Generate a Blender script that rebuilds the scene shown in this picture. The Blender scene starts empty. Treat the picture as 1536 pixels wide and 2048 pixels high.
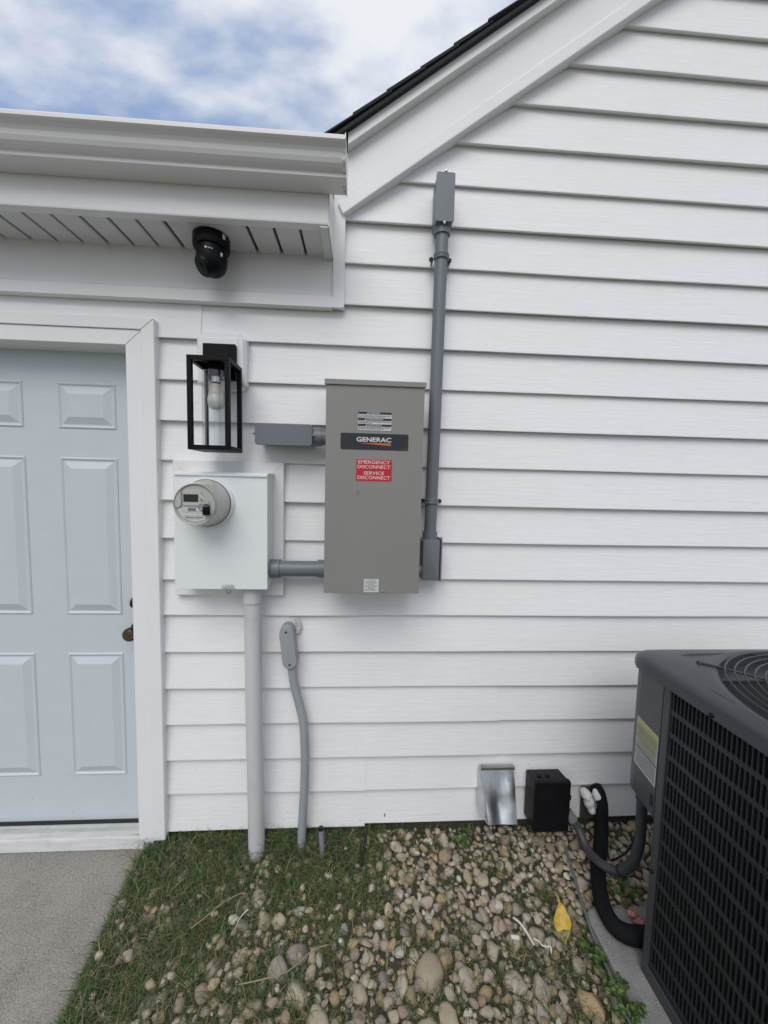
import bpy, bmesh, math, random
import numpy as np
from mathutils import Vector, Matrix, noise as mnoise
random.seed(7)
rnd = random.Random(11)
S = bpy.context.scene
COL = S.collection
R_ = math.radians

# ------------------------------------------------------------------ camera
yaw, pitch, roll = .0594, -.0786, .024
fwd = Vector((math.sin(yaw)*math.cos(pitch), math.cos(yaw)*math.cos(pitch), math.sin(pitch)))
rt = Vector((math.cos(yaw), -math.sin(yaw), 0)); up = rt.cross(fwd)
r2 = rt*math.cos(roll) + up*math.sin(roll); u2 = up*math.cos(roll) - rt*math.sin(roll)
cd = bpy.data.cameras.new('camera'); cam = bpy.data.objects.new('camera', cd); COL.objects.link(cam)
cam.matrix_world = Matrix((( r2.x, u2.x, -fwd.x, 0.0), (r2.y, u2.y, -fwd.y, -1.533), (r2.z, u2.z, -fwd.z, 1.5083), (0, 0, 0, 1)))
cd.sensor_width = 36; cd.lens = 770/2048*36; cd.clip_start = .05; cd.clip_end = 3000
S.camera = cam

# ------------------------------------------------------------------ sky, sun, exposure
SUN_EL, SUN_AZ = 48, -14      # azimuth measured from straight behind the camera (-y), negative = from the left
w = bpy.data.worlds.new('World'); S.world = w; w.use_nodes = True
nt = w.node_tree; nt.nodes.clear()
def N(t, **k):
    n = nt.nodes.new(t)
    for a, b in k.items(): setattr(n, a, b)
    return n
L = nt.links.new
sky = N('ShaderNodeTexSky', sky_type='NISHITA', sun_disc=False)
sky.sun_elevation = R_(SUN_EL); sky.sun_rotation = R_(180 + SUN_AZ); sky.air_density = 1.0; sky.dust_density = .6; sky.ozone_density = 2.2
tc = N('ShaderNodeTexCoord')
sep = N('ShaderNodeSeparateXYZ'); L(tc.outputs['Generated'], sep.inputs[0])
zz = N('ShaderNodeMath', operation='MAXIMUM'); L(sep.outputs[2], zz.inputs[0]); zz.inputs[1].default_value = 0.0
za = N('ShaderNodeMath', operation='ADD'); L(zz.outputs[0], za.inputs[0]); za.inputs[1].default_value = .22
dx = N('ShaderNodeMath', operation='DIVIDE'); L(sep.outputs[0], dx.inputs[0]); L(za.outputs[0], dx.inputs[1])
dy = N('ShaderNodeMath', operation='DIVIDE'); L(sep.outputs[1], dy.inputs[0]); L(za.outputs[0], dy.inputs[1])
cmb = N('ShaderNodeCombineXYZ'); L(dx.outputs[0], cmb.inputs[0]); L(dy.outputs[0], cmb.inputs[1])
mp = N('ShaderNodeMapping'); mp.inputs['Rotation'].default_value = (0, 0, R_(38)); mp.inputs['Scale'].default_value = (1.0, 1.7, 1); mp.inputs['Location'].default_value = (3.1, 1.4, 0)
L(cmb.outputs[0], mp.inputs[0])
n1 = N('ShaderNodeTexNoise'); n1.inputs['Scale'].default_value = 1.5; n1.inputs['Detail'].default_value = 7; n1.inputs['Roughness'].default_value = .42; n1.inputs['Distortion'].default_value = .25
n2 = N('ShaderNodeTexNoise'); n2.inputs['Scale'].default_value = 6.5; n2.inputs['Detail'].default_value = 7; n2.inputs['Roughness'].default_value = .5
L(mp.outputs[0], n1.inputs['Vector']); L(mp.outputs[0], n2.inputs['Vector'])
mx = N('ShaderNodeMath', operation='MULTIPLY_ADD'); L(n2.outputs[0], mx.inputs[0]); mx.inputs[1].default_value = .50; L(n1.outputs[0], mx.inputs[2])
cr = N('ShaderNodeMapRange', interpolation_type='SMOOTHSTEP'); L(mx.outputs[0], cr.inputs[0])
cr.inputs[1].default_value = .53; cr.inputs[2].default_value = .86; cr.inputs[3].default_value = .05; cr.inputs[4].default_value = .97
mix = N('ShaderNodeMix', data_type='RGBA'); L(cr.outputs[0], mix.inputs[0]); veil = N('ShaderNodeMix', data_type='RGBA'); veil.inputs[0].default_value = .62; L(sky.outputs[0], veil.inputs[6]); veil.inputs[7].default_value = (1.9, 2.75, 4.5, 1)
L(veil.outputs[2], mix.inputs[6]); mix.inputs[7].default_value = (5.35, 5.5, 5.75, 1)
bg = N('ShaderNodeBackground'); bg.inputs[1].default_value = .15; L(mix.outputs[2], bg.inputs[0])
wo = N('ShaderNodeOutputWorld'); L(bg.outputs[0], wo.inputs[0])

sd = bpy.data.lights.new('sun', 'SUN'); sd.energy = 1.5; sd.angle = R_(40); sd.color = (1, .97, .93)
sun = bpy.data.objects.new('sun', sd); COL.objects.link(sun)
az = R_(SUN_AZ); sdir = Vector((math.sin(az)*math.cos(R_(SUN_EL)), -math.cos(az)*math.cos(R_(SUN_EL)), math.sin(R_(SUN_EL))))
sun.rotation_euler = (-sdir).to_track_quat('-Z', 'Y').to_euler(); sun.location = (-2, -4, 6)
S.view_settings.view_transform = 'Standard'; S.view_settings.look = 'None'; S.view_settings.gamma = 1; S.view_settings.exposure = 0.10
S.render.engine = 'CYCLES'; S.cycles.max_bounces = 8; S.cycles.transparent_max_bounces = 12; S.cycles.use_denoising = True

# ------------------------------------------------------------------ materials
MATS = {}
def mat(name, col, rough=.5, metal=0.0, var=.06, vscale=6, vstretch=(1, 1, 1), bump=0.0, bscale=200, bstretch=(1, 1, 1), bdist=.001, col2=None, dirt=0.0, dirtcol=(.12, .1, .08), dscale=3, spec=.5, detail=4, coat=0.0):
    m = bpy.data.materials.new(name); m.use_nodes = True; t = m.node_tree; p = t.nodes['Principled BSDF']
    p.inputs['Roughness'].default_value = rough; p.inputs['Metallic'].default_value = metal; p.inputs['Specular IOR Level'].default_value = spec
    if coat: p.inputs['Coat Weight'].default_value = coat
    def nn(ty): return t.nodes.new(ty)
    c = nn('ShaderNodeTexCoord')
    def noisetex(scale, stretch, det=4):
        mpp = nn('ShaderNodeMapping'); mpp.inputs['Scale'].default_value = stretch; t.links.new(c.outputs['Object'], mpp.inputs[0])
        n = nn('ShaderNodeTexNoise'); n.inputs['Scale'].default_value = scale; n.inputs['Detail'].default_value = det; n.inputs['Roughness'].default_value = .6
        t.links.new(mpp.outputs[0], n.inputs['Vector']); return n
    n = noisetex(vscale, vstretch, detail)
    ramp = nn('ShaderNodeMix'); ramp.data_type = 'RGBA'
    mr = nn('ShaderNodeMapRange'); t.links.new(n.outputs[0], mr.inputs[0]); mr.inputs[1].default_value = .3; mr.inputs[2].default_value = .7
    t.links.new(mr.outputs[0], ramp.inputs[0])
    c2 = col2 or tuple(x*(1-var*2) for x in col)
    ramp.inputs[6].default_value = (*col, 1); ramp.inputs[7].default_value = (*c2, 1)
    out = ramp.outputs[2]
    if dirt:
        dn = noisetex(dscale, (1, 1, 1), 8)
        dm = nn('ShaderNodeMapRange'); t.links.new(dn.outputs[0], dm.inputs[0]); dm.inputs[1].default_value = .52; dm.inputs[2].default_value = .8; dm.inputs[3].default_value = 0; dm.inputs[4].default_value = dirt
        d2 = nn('ShaderNodeMix'); d2.data_type = 'RGBA'; t.links.new(dm.outputs[0], d2.inputs[0]); t.links.new(out, d2.inputs[6]); d2.inputs[7].default_value = (*dirtcol, 1); out = d2.outputs[2]
    t.links.new(out, p.inputs['Base Color'])
    if bump:
        bn = noisetex(bscale, bstretch, 5)
        b = nn('ShaderNodeBump'); b.inputs['Strength'].default_value = bump; b.inputs['Distance'].default_value = bdist
        t.links.new(bn.outputs[0], b.inputs['Height']); t.links.new(b.outputs[0], p.inputs['Normal'])
    MATS[name] = m; return m

vinyl = mat('white_vinyl', (.80, .80, .795), 0.5, var=.022, vscale=70, vstretch=(.22, 1, 1.2), bump=.7, bscale=95, bstretch=(.07, 1, 1), bdist=.0016, dirt=.10, dirtcol=(.5, .5, .48), dscale=5)
trimw = mat('white_trim_metal', (.785, .785, .78), .42, var=.02, vscale=4, bump=.08, bscale=40, bdist=.002, dirt=.06, dirtcol=(.55, .54, .5), dscale=9)
gutw = mat('white_gutter_enamel', (.76, .755, .74), .38, var=.03, vscale=3, vstretch=(.3, 1, 1), bump=.05, bscale=20, bdist=.002, dirt=.12, dirtcol=(.45, .43, .39), dscale=6)
softw = mat('white_soffit_vinyl', (.70, .71, .71), .5, var=.03, vscale=8, bump=.1, bscale=80, bdist=.001)
doorm = mat('pale_blue_door_paint', (.55, .595, .62), .38, var=.02, vscale=12, bump=.12, bscale=500, bdist=.0006, dirt=.08, dirtcol=(.48, .52, .54), dscale=7)
thresh = mat('worn_white_threshold', (.60, .61, .59), .55, var=.1, vscale=40, vstretch=(.2, 1, 3), dirt=.55, dirtcol=(.33, .31, .27), dscale=14, bump=.3, bscale=150, bdist=.001)
meterw = mat('painted_white_steel', (.76, .79, .78), .36, var=.02, vscale=5, bump=.12, bscale=60, bdist=.001, dirt=.08, dirtcol=(.58, .6, .58), dscale=10)
bare = mat('chipped_metal', (.45, .45, .44), .4, .8, var=.2, vscale=60)
gengray = mat('taupe_gray_enamel', (.232, .228, .208), .42, var=.015, vscale=5, bump=.10, bscale=700, bdist=.0003, dirt=.05, dirtcol=(.16, .16, .15), dscale=6)
pvc = mat('gray_pvc', (.148, .165, .180), .42, var=.03, vscale=10, bump=.05, bscale=90, bdist=.001, dirt=.1, dirtcol=(.11, .12, .13), dscale=12)
pvcl = mat('weathered_light_gray_pvc', (.56, .565, .57), .5, var=.05, vscale=7, vstretch=(1, 1, .25), bump=.12, bscale=60, bdist=.001, dirt=.3, dirtcol=(.33, .33, .34), dscale=16)
pvcm = mat('weathered_mid_gray_pvc', (.31, .33, .345), .5, var=.06, vscale=9, vstretch=(1, 1, .3), bump=.1, bscale=60, bdist=.001, dirt=.35, dirtcol=(.40, .40, .41), dscale=14)
blackm = mat('matte_black_metal', (.0035, .0042, .0065), .45, spec=.14, var=.05, vscale=20)
blackp = mat('black_plastic', (.004, .0045, .006), .4, spec=.15, var=.1, vscale=12, bump=.2, bscale=250, bdist=.0005)
boxblk = mat('black_disconnect_plastic', (.007, .0075, .010), .45, spec=.22, var=.1, vscale=8, bump=.2, bscale=300, bdist=.0004, dirt=.25, dirtcol=(.03, .029, .027), dscale=12)
gloss = mat('dark_lens_glass', (.01, .01, .014), .08)
sticker_w = mat('white_sticker', (.62, .63, .63), .4, var=.05, vscale=60)
blk_print = mat('black_print', (.012, .013, .016), .35)
red = mat('red_sticker', (.50, .010, .022), .4, var=.06, vscale=8)
redtext = mat('white_print_on_red', (.80, .68, .66), .4)
redborder = mat('faded_red_edge', (.55, .10, .10), .45)
nav = mat('dark_nameplate', (.014, .015, .019), .33)
whitetext = mat('silver_white_print', (.72, .73, .74), .4)
orange = mat('orange_print', (.52, .135, .035), .4, var=.12, vscale=60)
beige = mat('beige_meter_plastic', (.47, .465, .42), .16, coat=.5, var=.05, vscale=12, dirt=.15, dirtcol=(.32, .31, .27), dscale=14)
beiged = mat('beige_meter_face', (.44, .44, .41), .35, var=.05, vscale=20)
lcd = mat('green_gray_lcd', (.028, .042, .034), .15, var=.25, vscale=180, vstretch=(1, 1, .6))
steel = mat('zinc_steel', (.55, .55, .54), .3, 1.0, var=.1, vscale=60)
brass = mat('aged_brass', (.23, .17, .08), .3, .9, var=.2, vscale=90)
bronze = mat('dark_bronze', (.05, .047, .045), .3, .8, var=.15, vscale=70)
galv = mat('galvanised_sheet', (.72, .73, .74), .34, 1.0, var=.12, vscale=22, bump=.22, bscale=11, bdist=.006)
bulbw = mat('frosted_bulb', (.80, .80, .76), .25, var=.04, vscale=40)
bulbc = mat('cream_bulb_collar', (.72, .66, .54), .4)
acm = mat('charcoal_cabinet_paint', (.046, .052, .057), .33, spec=.35, var=.05, vscale=5, bump=.05, bscale=400, bdist=.0003, dirt=.25, dirtcol=(.065, .066, .062), dscale=5)
acslat = mat('charcoal_louver_paint', (.018, .022, .0245), .42, spec=.3, var=.08, vscale=9, dirt=.2, dirtcol=(.055, .054, .048), dscale=8)
acdark = mat('dark_coil_fins', (.004, .005, .0065), .7, var=.2, vscale=60, vstretch=(1, 1, .1))
wire = mat('black_guard_wire', (.02, .022, .024), .3, var=.05)
fanm = mat('gray_fan_blade', (.34, .34, .36), .4, .3, var=.1, vscale=20)
insul = mat('black_foam_insulation', (.006, .0065, .0075), .8, spec=.2, var=.15, vscale=25, bump=.6, bscale=60, bdist=.002)
whipm = mat('dark_gray_flex_conduit', (.050, .053, .057), .45, var=.08, vscale=20, bump=.1, bscale=80, bdist=.001)
foam = mat('white_spray_foam', (.78, .78, .76), .7, var=.06, vscale=50, bump=.9, bscale=70, bdist=.006)
wirem = mat('pale_gray_wire', (.30, .31, .30), .5, var=.1)
concrete = mat('brushed_concrete', (.32, .295, .262), .9, var=.14, vscale=5, bump=.6, bscale=170, bdist=.0012, col2=(.235, .215, .185), dirt=.6, dirtcol=(.14, .125, .105), dscale=7, detail=10)
padm = mat('gray_pad_concrete', (.26, .26, .245), .9, var=.1, vscale=18, bump=.6, bscale=160, bdist=.001, dirt=.5, dirtcol=(.13, .125, .11), dscale=6)
found = mat('dirty_foundation_block', (.075, .068, .058), .95, var=.2, vscale=12, bump=.8, bscale=60, bdist=.003, dirt=.7, dirtcol=(.05, .045, .035), dscale=6)
soil = mat('dark_soil', (.075, .060, .042), .95, var=.25, vscale=30, bump=.8, bscale=70, bdist=.005, col2=(.03, .026, .018), dirt=.6, dirtcol=(.085, .075, .045), dscale=25)
shingm = mat('black_asphalt_shingle', (.013, .0145, .019), .92, var=.3, vscale=160, bump=1, bscale=380, bdist=.002, col2=(.024, .026, .032))
yellow = mat('yellow_plastic', (.56, .36, .012), .42, dirt=.5, dirtcol=(.22, .14, .02), dscale=30, var=.2, vscale=60, bump=.3, bscale=40, bdist=.003)
pink = mat('pink_rag', (.46, .20, .19), .8, var=.2, vscale=60, bump=.8, bscale=120, bdist=.002)
litter = mat('white_plastic_scrap', (.66, .63, .58), .5, var=.12, vscale=90, dirt=.5, dirtcol=(.35, .31, .24), dscale=40)
twigm = mat('dry_straw', (.34, .27, .16), .8, var=.2, vscale=60)
rubber = mat('black_tape', (.012, .012, .012), .6)

# fine aggregate speckle on concrete
def add_speckle(m, amt, scale, c_light, c_dark):
    t = m.node_tree; p = t.nodes['Principled BSDF']; src = p.inputs['Base Color'].links[0].from_socket
    c = t.nodes.new('ShaderNodeTexCoord'); v = t.nodes.new('ShaderNodeTexNoise'); v.inputs['Scale'].default_value = scale; v.inputs['Detail'].default_value = 3
    t.links.new(c.outputs['Object'], v.inputs['Vector'])
    for lo, hi, cc, a0, a1 in ((.56, .66, c_light, 0, amt), (.34, .44, c_dark, amt, 0)):
        r = t.nodes.new('ShaderNodeMapRange'); t.links.new(v.outputs[0], r.inputs[0]); r.inputs[1].default_value = lo; r.inputs[2].default_value = hi; r.inputs[3].default_value = a0; r.inputs[4].default_value = a1
        mxx = t.nodes.new('ShaderNodeMix'); mxx.data_type = 'RGBA'; t.links.new(r.outputs[0], mxx.inputs[0]); t.links.new(src, mxx.inputs[6]); mxx.inputs[7].default_value = (*cc, 1); src = mxx.outputs[2]
    t.links.new(src, p.inputs['Base Color'])
add_speckle(concrete, .75, 240, (.40, .37, .33), (.07, .063, .055))
def add_splash(m, z1):
    t = m.node_tree; p = t.nodes['Principled BSDF']; src = p.inputs['Base Color'].links[0].from_socket
    c = t.nodes.new('ShaderNodeTexCoord'); v = t.nodes.new('ShaderNodeTexNoise'); v.inputs['Scale'].default_value = 130; v.inputs['Detail'].default_value = 2
    t.links.new(c.outputs['Object'], v.inputs['Vector'])
    r = t.nodes.new('ShaderNodeMapRange'); t.links.new(v.outputs[0], r.inputs[0]); r.inputs[1].default_value = .67; r.inputs[2].default_value = .74
    sp = t.nodes.new('ShaderNodeSeparateXYZ'); t.links.new(c.outputs['Object'], sp.inputs[0])
    h = t.nodes.new('ShaderNodeMapRange'); t.links.new(sp.outputs[2], h.inputs[0]); h.inputs[1].default_value = .04; h.inputs[2].default_value = z1; h.inputs[3].default_value = .75; h.inputs[4].default_value = .06
    n2_ = t.nodes.new('ShaderNodeTexNoise'); n2_.inputs['Scale'].default_value = 9; t.links.new(c.outputs['Object'], n2_.inputs['Vector'])
    pch = t.nodes.new('ShaderNodeMapRange'); t.links.new(n2_.outputs[0], pch.inputs[0]); pch.inputs[1].default_value = .42; pch.inputs[2].default_value = .62
    m1 = t.nodes.new('ShaderNodeMath'); m1.operation = 'MULTIPLY'; t.links.new(r.outputs[0], m1.inputs[0]); t.links.new(h.outputs[0], m1.inputs[1])
    m2 = t.nodes.new('ShaderNodeMath'); m2.operation = 'MULTIPLY'; t.links.new(m1.outputs[0], m2.inputs[0]); t.links.new(pch.outputs[0], m2.inputs[1])
    mxx = t.nodes.new('ShaderNodeMix'); mxx.data_type = 'RGBA'; t.links.new(m2.outputs[0], mxx.inputs[0]); t.links.new(src, mxx.inputs[6]); mxx.inputs[7].default_value = (.20, .17, .13, 1)
    t.links.new(mxx.outputs[2], p.inputs['Base Color'])
add_splash(vinyl, .45); add_splash(doorm, .5)
add_speckle(padm, .5, 260, (.40, .39, .36), (.10, .10, .09))

glass = bpy.data.materials.new('clear_glass'); glass.use_nodes = True
gp = glass.node_tree.nodes['Principled BSDF']; gp.inputs['Transmission Weight'].default_value = 1; gp.inputs['Roughness'].default_value = .0; gp.inputs['IOR'].default_value = 1.45; gp.inputs['Base Color'].default_value = (.97, .98, .98, 1)
film = bpy.data.materials.new('clear_film'); film.use_nodes = True
fp = film.node_tree.nodes['Principled BSDF']; fp.inputs['Alpha'].default_value = .25; fp.inputs['Base Color'].default_value = (.6, .55, .3, 1); fp.inputs['Roughness'].default_value = .3

def random_ramp_mat(name, stops, rough, bump=0, bscale=50, bdist=.002, grain=.0, objrand=True, strata=False):
    m = bpy.data.materials.new(name); m.use_nodes = True; t = m.node_tree; p = t.nodes['Principled BSDF']; p.inputs['Roughness'].default_value = rough
    g = t.nodes.new('ShaderNodeNewGeometry'); o = t.nodes.new('ShaderNodeObjectInfo')
    a = t.nodes.new('ShaderNodeMath'); a.operation = 'ADD'; t.links.new(g.outputs['Random Per Island'], a.inputs[0])
    if objrand: t.links.new(o.outputs['Random'], a.inputs[1])
    else: a.inputs[1].default_value = 0
    fr = t.nodes.new('ShaderNodeMath'); fr.operation = 'FRACT'; t.links.new(a.outputs[0], fr.inputs[0])
    r = t.nodes.new('ShaderNodeValToRGB'); e = r.color_ramp.elements
    e[0].position = stops[0][0]; e[0].color = (*stops[0][1], 1); e[1].position = stops[-1][0]; e[1].color = (*stops[-1][1], 1)
    for pos, c in stops[1:-1]:
        q = e.new(pos); q.color = (*c, 1)
    t.links.new(fr.outputs[0], r.inputs[0]); out = r.outputs[0]
    if grain:
        c = t.nodes.new('ShaderNodeTexCoord'); ad = t.nodes.new('ShaderNodeVectorMath'); ad.operation = 'ADD'; t.links.new(c.outputs['Object'], ad.inputs[0])
        cx = t.nodes.new('ShaderNodeCombineXYZ'); ml = t.nodes.new('ShaderNodeMath'); ml.operation = 'MULTIPLY'; ml.inputs[1].default_value = 37; t.links.new(fr.outputs[0], ml.inputs[0]); t.links.new(ml.outputs[0], cx.inputs[0]); t.links.new(cx.outputs[0], ad.inputs[1])
        n = t.nodes.new('ShaderNodeTexNoise'); n.inputs['Scale'].default_value = 45; n.inputs['Detail'].default_value = 8; n.inputs['Roughness'].default_value = .65; n.inputs['Distortion'].default_value = .6; t.links.new(ad.outputs[0], n.inputs['Vector'])
        mr = t.nodes.new('ShaderNodeMapRange'); t.links.new(n.outputs[0], mr.inputs[0]); mr.inputs[1].default_value = .3; mr.inputs[2].default_value = .72; mr.inputs[3].default_value = 1-grain; mr.inputs[4].default_value = 1+grain*.6
        mm = t.nodes.new('ShaderNodeVectorMath'); mm.operation = 'SCALE'; t.links.new(out, mm.inputs[0]); t.links.new(mr.outputs[0], mm.inputs['Scale']); out = mm.outputs[0]
        if bump:
            b = t.nodes.new('ShaderNodeBump'); b.inputs['Strength'].default_value = bump; b.inputs['Distance'].default_value = bdist; t.links.new(n.outputs[0], b.inputs['Height']); t.links.new(b.outputs[0], p.inputs['Normal'])
    t.links.new(out, p.inputs['Base Color']); return m
stonem = random_ramp_mat('river_stone', [(0, (.42, .34, .22)), (.12, (.54, .475, .36)), (.25, (.33, .265, .185)), (.36, (.46, .34, .18)), (.46, (.56, .51, .41)), (.56, (.42, .31, .24)), (.66, (.32, .29, .255)), (.76, (.51, .425, .30)), (.86, (.45, .355, .275)), (.94, (.62, .58, .50)), (1, (.28, .23, .18))], .75, bump=.7, bdist=.003, grain=.52)
grassm = random_ramp_mat('grass_blade', [(0, (.016, .042, .011)), (.30, (.032, .078, .019)), (.52, (.052, .112, .028)), (.70, (.090, .132, .038)), (.84, (.16, .15, .06)), (.95, (.25, .20, .10)), (1, (.36, .30, .17))], .6, objrand=False)
weedm = random_ramp_mat('weed_leaf', [(0, (.030, .065, .010)), (.5, (.050, .095, .014)), (1, (.085, .125, .020))], .5)
thatchm = random_ramp_mat('dead_thatch', [(0, (.10, .08, .045)), (.5, (.20, .155, .085)), (.85, (.30, .24, .14)), (1, (.12, .075, .04))], .8, objrand=False)

# ------------------------------------------------------------------ geometry helpers
class B:
    def __init__(s): s.v = []; s.f = []; s.sm = []
    def add(s, vs, fs, smooth=False):
        o = len(s.v); s.v += [tuple(v) for v in vs]; s.f += [tuple(i+o for i in f) for f in fs]; s.sm += [smooth]*len(fs); return s
    def bm(s, bm, smooth=False):
        bm.verts.ensure_lookup_table(); bm.verts.index_update()
        s.add([v.co for v in bm.verts], [[v.index for v in f.verts] for f in bm.faces], smooth); bm.free(); return s
    def box(s, a, b, bevel=0, seg=2, M=None):
        bm = bmesh.new(); bmesh.ops.create_cube(bm, size=1)
        c = [(a[i]+b[i])/2 for i in range(3)]; d = [abs(b[i]-a[i]) for i in range(3)]
        for v in bm.verts: v.co = Vector((c[i]+v.co[i]*d[i] for i in range(3)))
        if bevel: bmesh.ops.bevel(bm, geom=list(bm.edges), offset=bevel, segments=seg, affect='EDGES', profile=.6)
        if M is not None: bmesh.ops.transform(bm, matrix=M, verts=bm.verts)
        return s.bm(bm, False)
    def prism(s, pts, ax, a, b, bevel=0, seg=2, ends_only=False):
        # pts: 2-D outline in the two other axes (cyclic order), extruded along ax from a to b
        def P(u, v, t): return {0: (t, u, v), 1: (u, t, v), 2: (u, v, t)}[ax]
        bm = bmesh.new(); v1 = [bm.verts.new(P(*p, a)) for p in pts]; v2 = [bm.verts.new(P(*p, b)) for p in pts]; n = len(pts)
        bm.faces.new(v1); bm.faces.new(v2[::-1])
        for i in range(n): bm.faces.new((v1[i], v1[(i+1) % n], v2[(i+1) % n], v2[i]))
        bmesh.ops.recalc_face_normals(bm, faces=bm.faces)
        if bevel:
            ed = [e for e in bm.edges if (not ends_only or abs(e.verts[0].co[ax]-e.verts[1].co[ax]) < 1e-6)]
            bmesh.ops.bevel(bm, geom=ed, offset=bevel, segments=seg, affect='EDGES', profile=.6)
        return s.bm(bm)
    def tube(s, path, r, n=14, cap=True, smooth=True):
        P = [Vector(p) for p in path]; rs = r if isinstance(r, (list, tuple)) else [r]*len(P)
        T = [(P[min(i+1, len(P)-1)]-P[max(i-1, 0)]).normalized() for i in range(len(P))]
        u = T[0].orthogonal().normalized(); vs = []
        for i, p in enumerate(P):
            u = (u - T[i]*u.dot(T[i])).normalized(); q = T[i].cross(u)
            vs += [p + (u*math.cos(2*math.pi*k/n)+q*math.sin(2*math.pi*k/n))*rs[i] for k in range(n)]
        fs = [(i*n+k, i*n+(k+1) % n, (i+1)*n+(k+1) % n, (i+1)*n+k) for i in range(len(P)-1) for k in range(n)]
        s.add(vs, fs, smooth)
        if cap:
            s.add(vs[:n], [tuple(range(n))[::-1]]); s.add(vs[-n:], [tuple(range(n))])
        return s
    def lathe(s, prof, base, axis, n=32, smooth=True):
        # prof: (radius, distance along axis)
        A = Vector(axis).normalized(); u = A.orthogonal().normalized(); q = A.cross(u); b = Vector(base); vs = []
        for (r, h) in prof: vs += [b+A*h+(u*math.cos(2*math.pi*k/n)+q*math.sin(2*math.pi*k/n))*max(r, 1e-5) for k in range(n)]
        fs = [(i*n+k, i*n+(k+1) % n, (i+1)*n+(k+1) % n, (i+1)*n+k) for i in range(len(prof)-1) for k in range(n)]
        return s.add(vs, fs, smooth)
def smooth_path(pts, n=8):
    P = [Vector(p) for p in pts]; P = [P[0]*2-P[1]]+P+[P[-1]*2-P[-2]]; out = []
    for i in range(1, len(P)-2):
        for k in range(n):
            t = k/n; a, b, c, d = P[i-1], P[i], P[i+1], P[i+2]
            out.append(.5*((2*b)+(-a+c)*t+(2*a-5*b+4*c-d)*t*t+(-a+3*b-3*c+d)*t**3))
    return out+[P[-2]]
ORG = {}
def thing(name, label, cat, loc=(0, 0, 0), group=None):
    o = bpy.data.objects.new(name, None); COL.objects.link(o); o.empty_display_size = .05; o.location = loc; ORG[o.name] = Vector(loc)
    o['label'] = label; o['category'] = cat
    if group: o['group'] = group
    return o
def part(name, b, m, parent=None, label=None, sharp=None):
    org = ORG[parent.name] if parent else Vector((0, 0, 0))
    me = bpy.data.meshes.new(name); me.from_pydata([(v[0]-org.x, v[1]-org.y, v[2]-org.z) for v in b.v], [], b.f); me.materials.append(m)
    if any(b.sm): me.polygons.foreach_set('use_smooth', b.sm)
    me.validate(); me.update()
    if any(b.sm): me.set_sharp_from_angle(angle=R_(38))
    o = bpy.data.objects.new(name, me); COL.objects.link(o); o.parent = parent; ORG[o.name] = org
    if label: o['label'] = label
    return o
def single(name, b, m, label, cat, kind=None, group=None):
    o = part(name, b, m); o['label'] = label; o['category'] = cat
    if kind: o['kind'] = kind
    if group: o['group'] = group
    return o
def struct(name, b, m):
    o = part(name, b, m); o['kind'] = 'structure'; return o
def text_part(name, txt, x0, x1, z0, z1, y, m, parent, bold=0.0):
    c = bpy.data.curves.new(name, 'FONT'); c.body = txt; c.size = 1; c.extrude = .004; c.offset = bold; c.resolution_u = 4
    o = bpy.data.objects.new(name, c); COL.objects.link(o); dg = bpy.context.evaluated_depsgraph_get()
    me = bpy.data.meshes.new_from_object(o.evaluated_get(dg)); bpy.data.objects.remove(o); bpy.data.curves.remove(c)
    xs = [v.co.x for v in me.vertices]; ys = [v.co.y for v in me.vertices]; ax, bx, ay, by = min(xs), max(xs), min(ys), max(ys)
    b = B(); b.v = [(x0+(v.co.x-ax)/(bx-ax)*(x1-x0), y-.0006-(v.co.z)*.08, z0+(v.co.y-ay)/(by-ay)*(z1-z0)) for v in me.vertices]
    b.f = [tuple(p.vertices) for p in me.polygons]; b.sm = [False]*len(b.f); bpy.data.meshes.remove(me)
    return part(name, b, m, parent)
def rrect(x0, x1, z0, z1, r, n=4):
    out = []
    for cx, cz, a0 in ((x1-r, z1-r, 0), (x0+r, z1-r, 90), (x0+r, z0+r, 180), (x1-r, z0+r, 270)):
        out += [(cx+r*math.cos(R_(a0+90*k/n)), cz+r*math.sin(R_(a0+90*k/n))) for k in range(n+1)]
    return out

# ------------------------------------------------------------------ ground
SLOPE = .725
def gz(x, y): return -.022 + .022*max(0, min(1, (y+.35)/.35)) + .008*mnoise.noise(Vector((x*3.1, y*3.1, 0)))
def slab_edge(y): return -.862 + (-.03-y)*.108
b = B()
xs = [-400, -60, -12, -4, -2, -1.5, -1.1] + [-.98+.02*i for i in range(16)] + [-.6+.1*i for i in range(32)] + [4, 12, 60, 400]; ys = [-400, -60, -12, -4] + [-2.4+.1*i for i in range(27)] + [2, 12, 60, 400]
b.add([(x, y, (-.13 if (-5.5 < x < slab_edge(max(y, -1.6))-.004 and y > -4.2) else gz(x, y) if abs(x) < 3 and -2.5 < y < .3 else -.045)) for y in ys for x in xs], [(j*len(xs)+i, j*len(xs)+i+1, (j+1)*len(xs)+i+1, (j+1)*len(xs)+i) for j in range(len(ys)-1) for i in range(len(xs)-1)], True)
ground = struct('ground', b, soil)
lawnm = mat('bounce_lawn_cover', (.115, .115, .075), .95, var=.2, vscale=25, bump=.8, bscale=90, bdist=.004, col2=(.13, .12, .08))
struct('bounce_lawn', B().add([(-.55, -1.5, -.012), (2.8, -1.5, -.012), (2.8, -2.3, -.012), (300, -2.6, -.02), (300, -300, -.02), (-300, -300, -.02), (-300, -4.1, -.02), (-.65, -4.1, -.012)], [(0, 7, 6, 5, 4, 3, 2, 1)]), lawnm)  # unseen lawn sheet, added to bounce light up onto the lower wall
b = B()
cols = []
nY = 40
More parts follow.
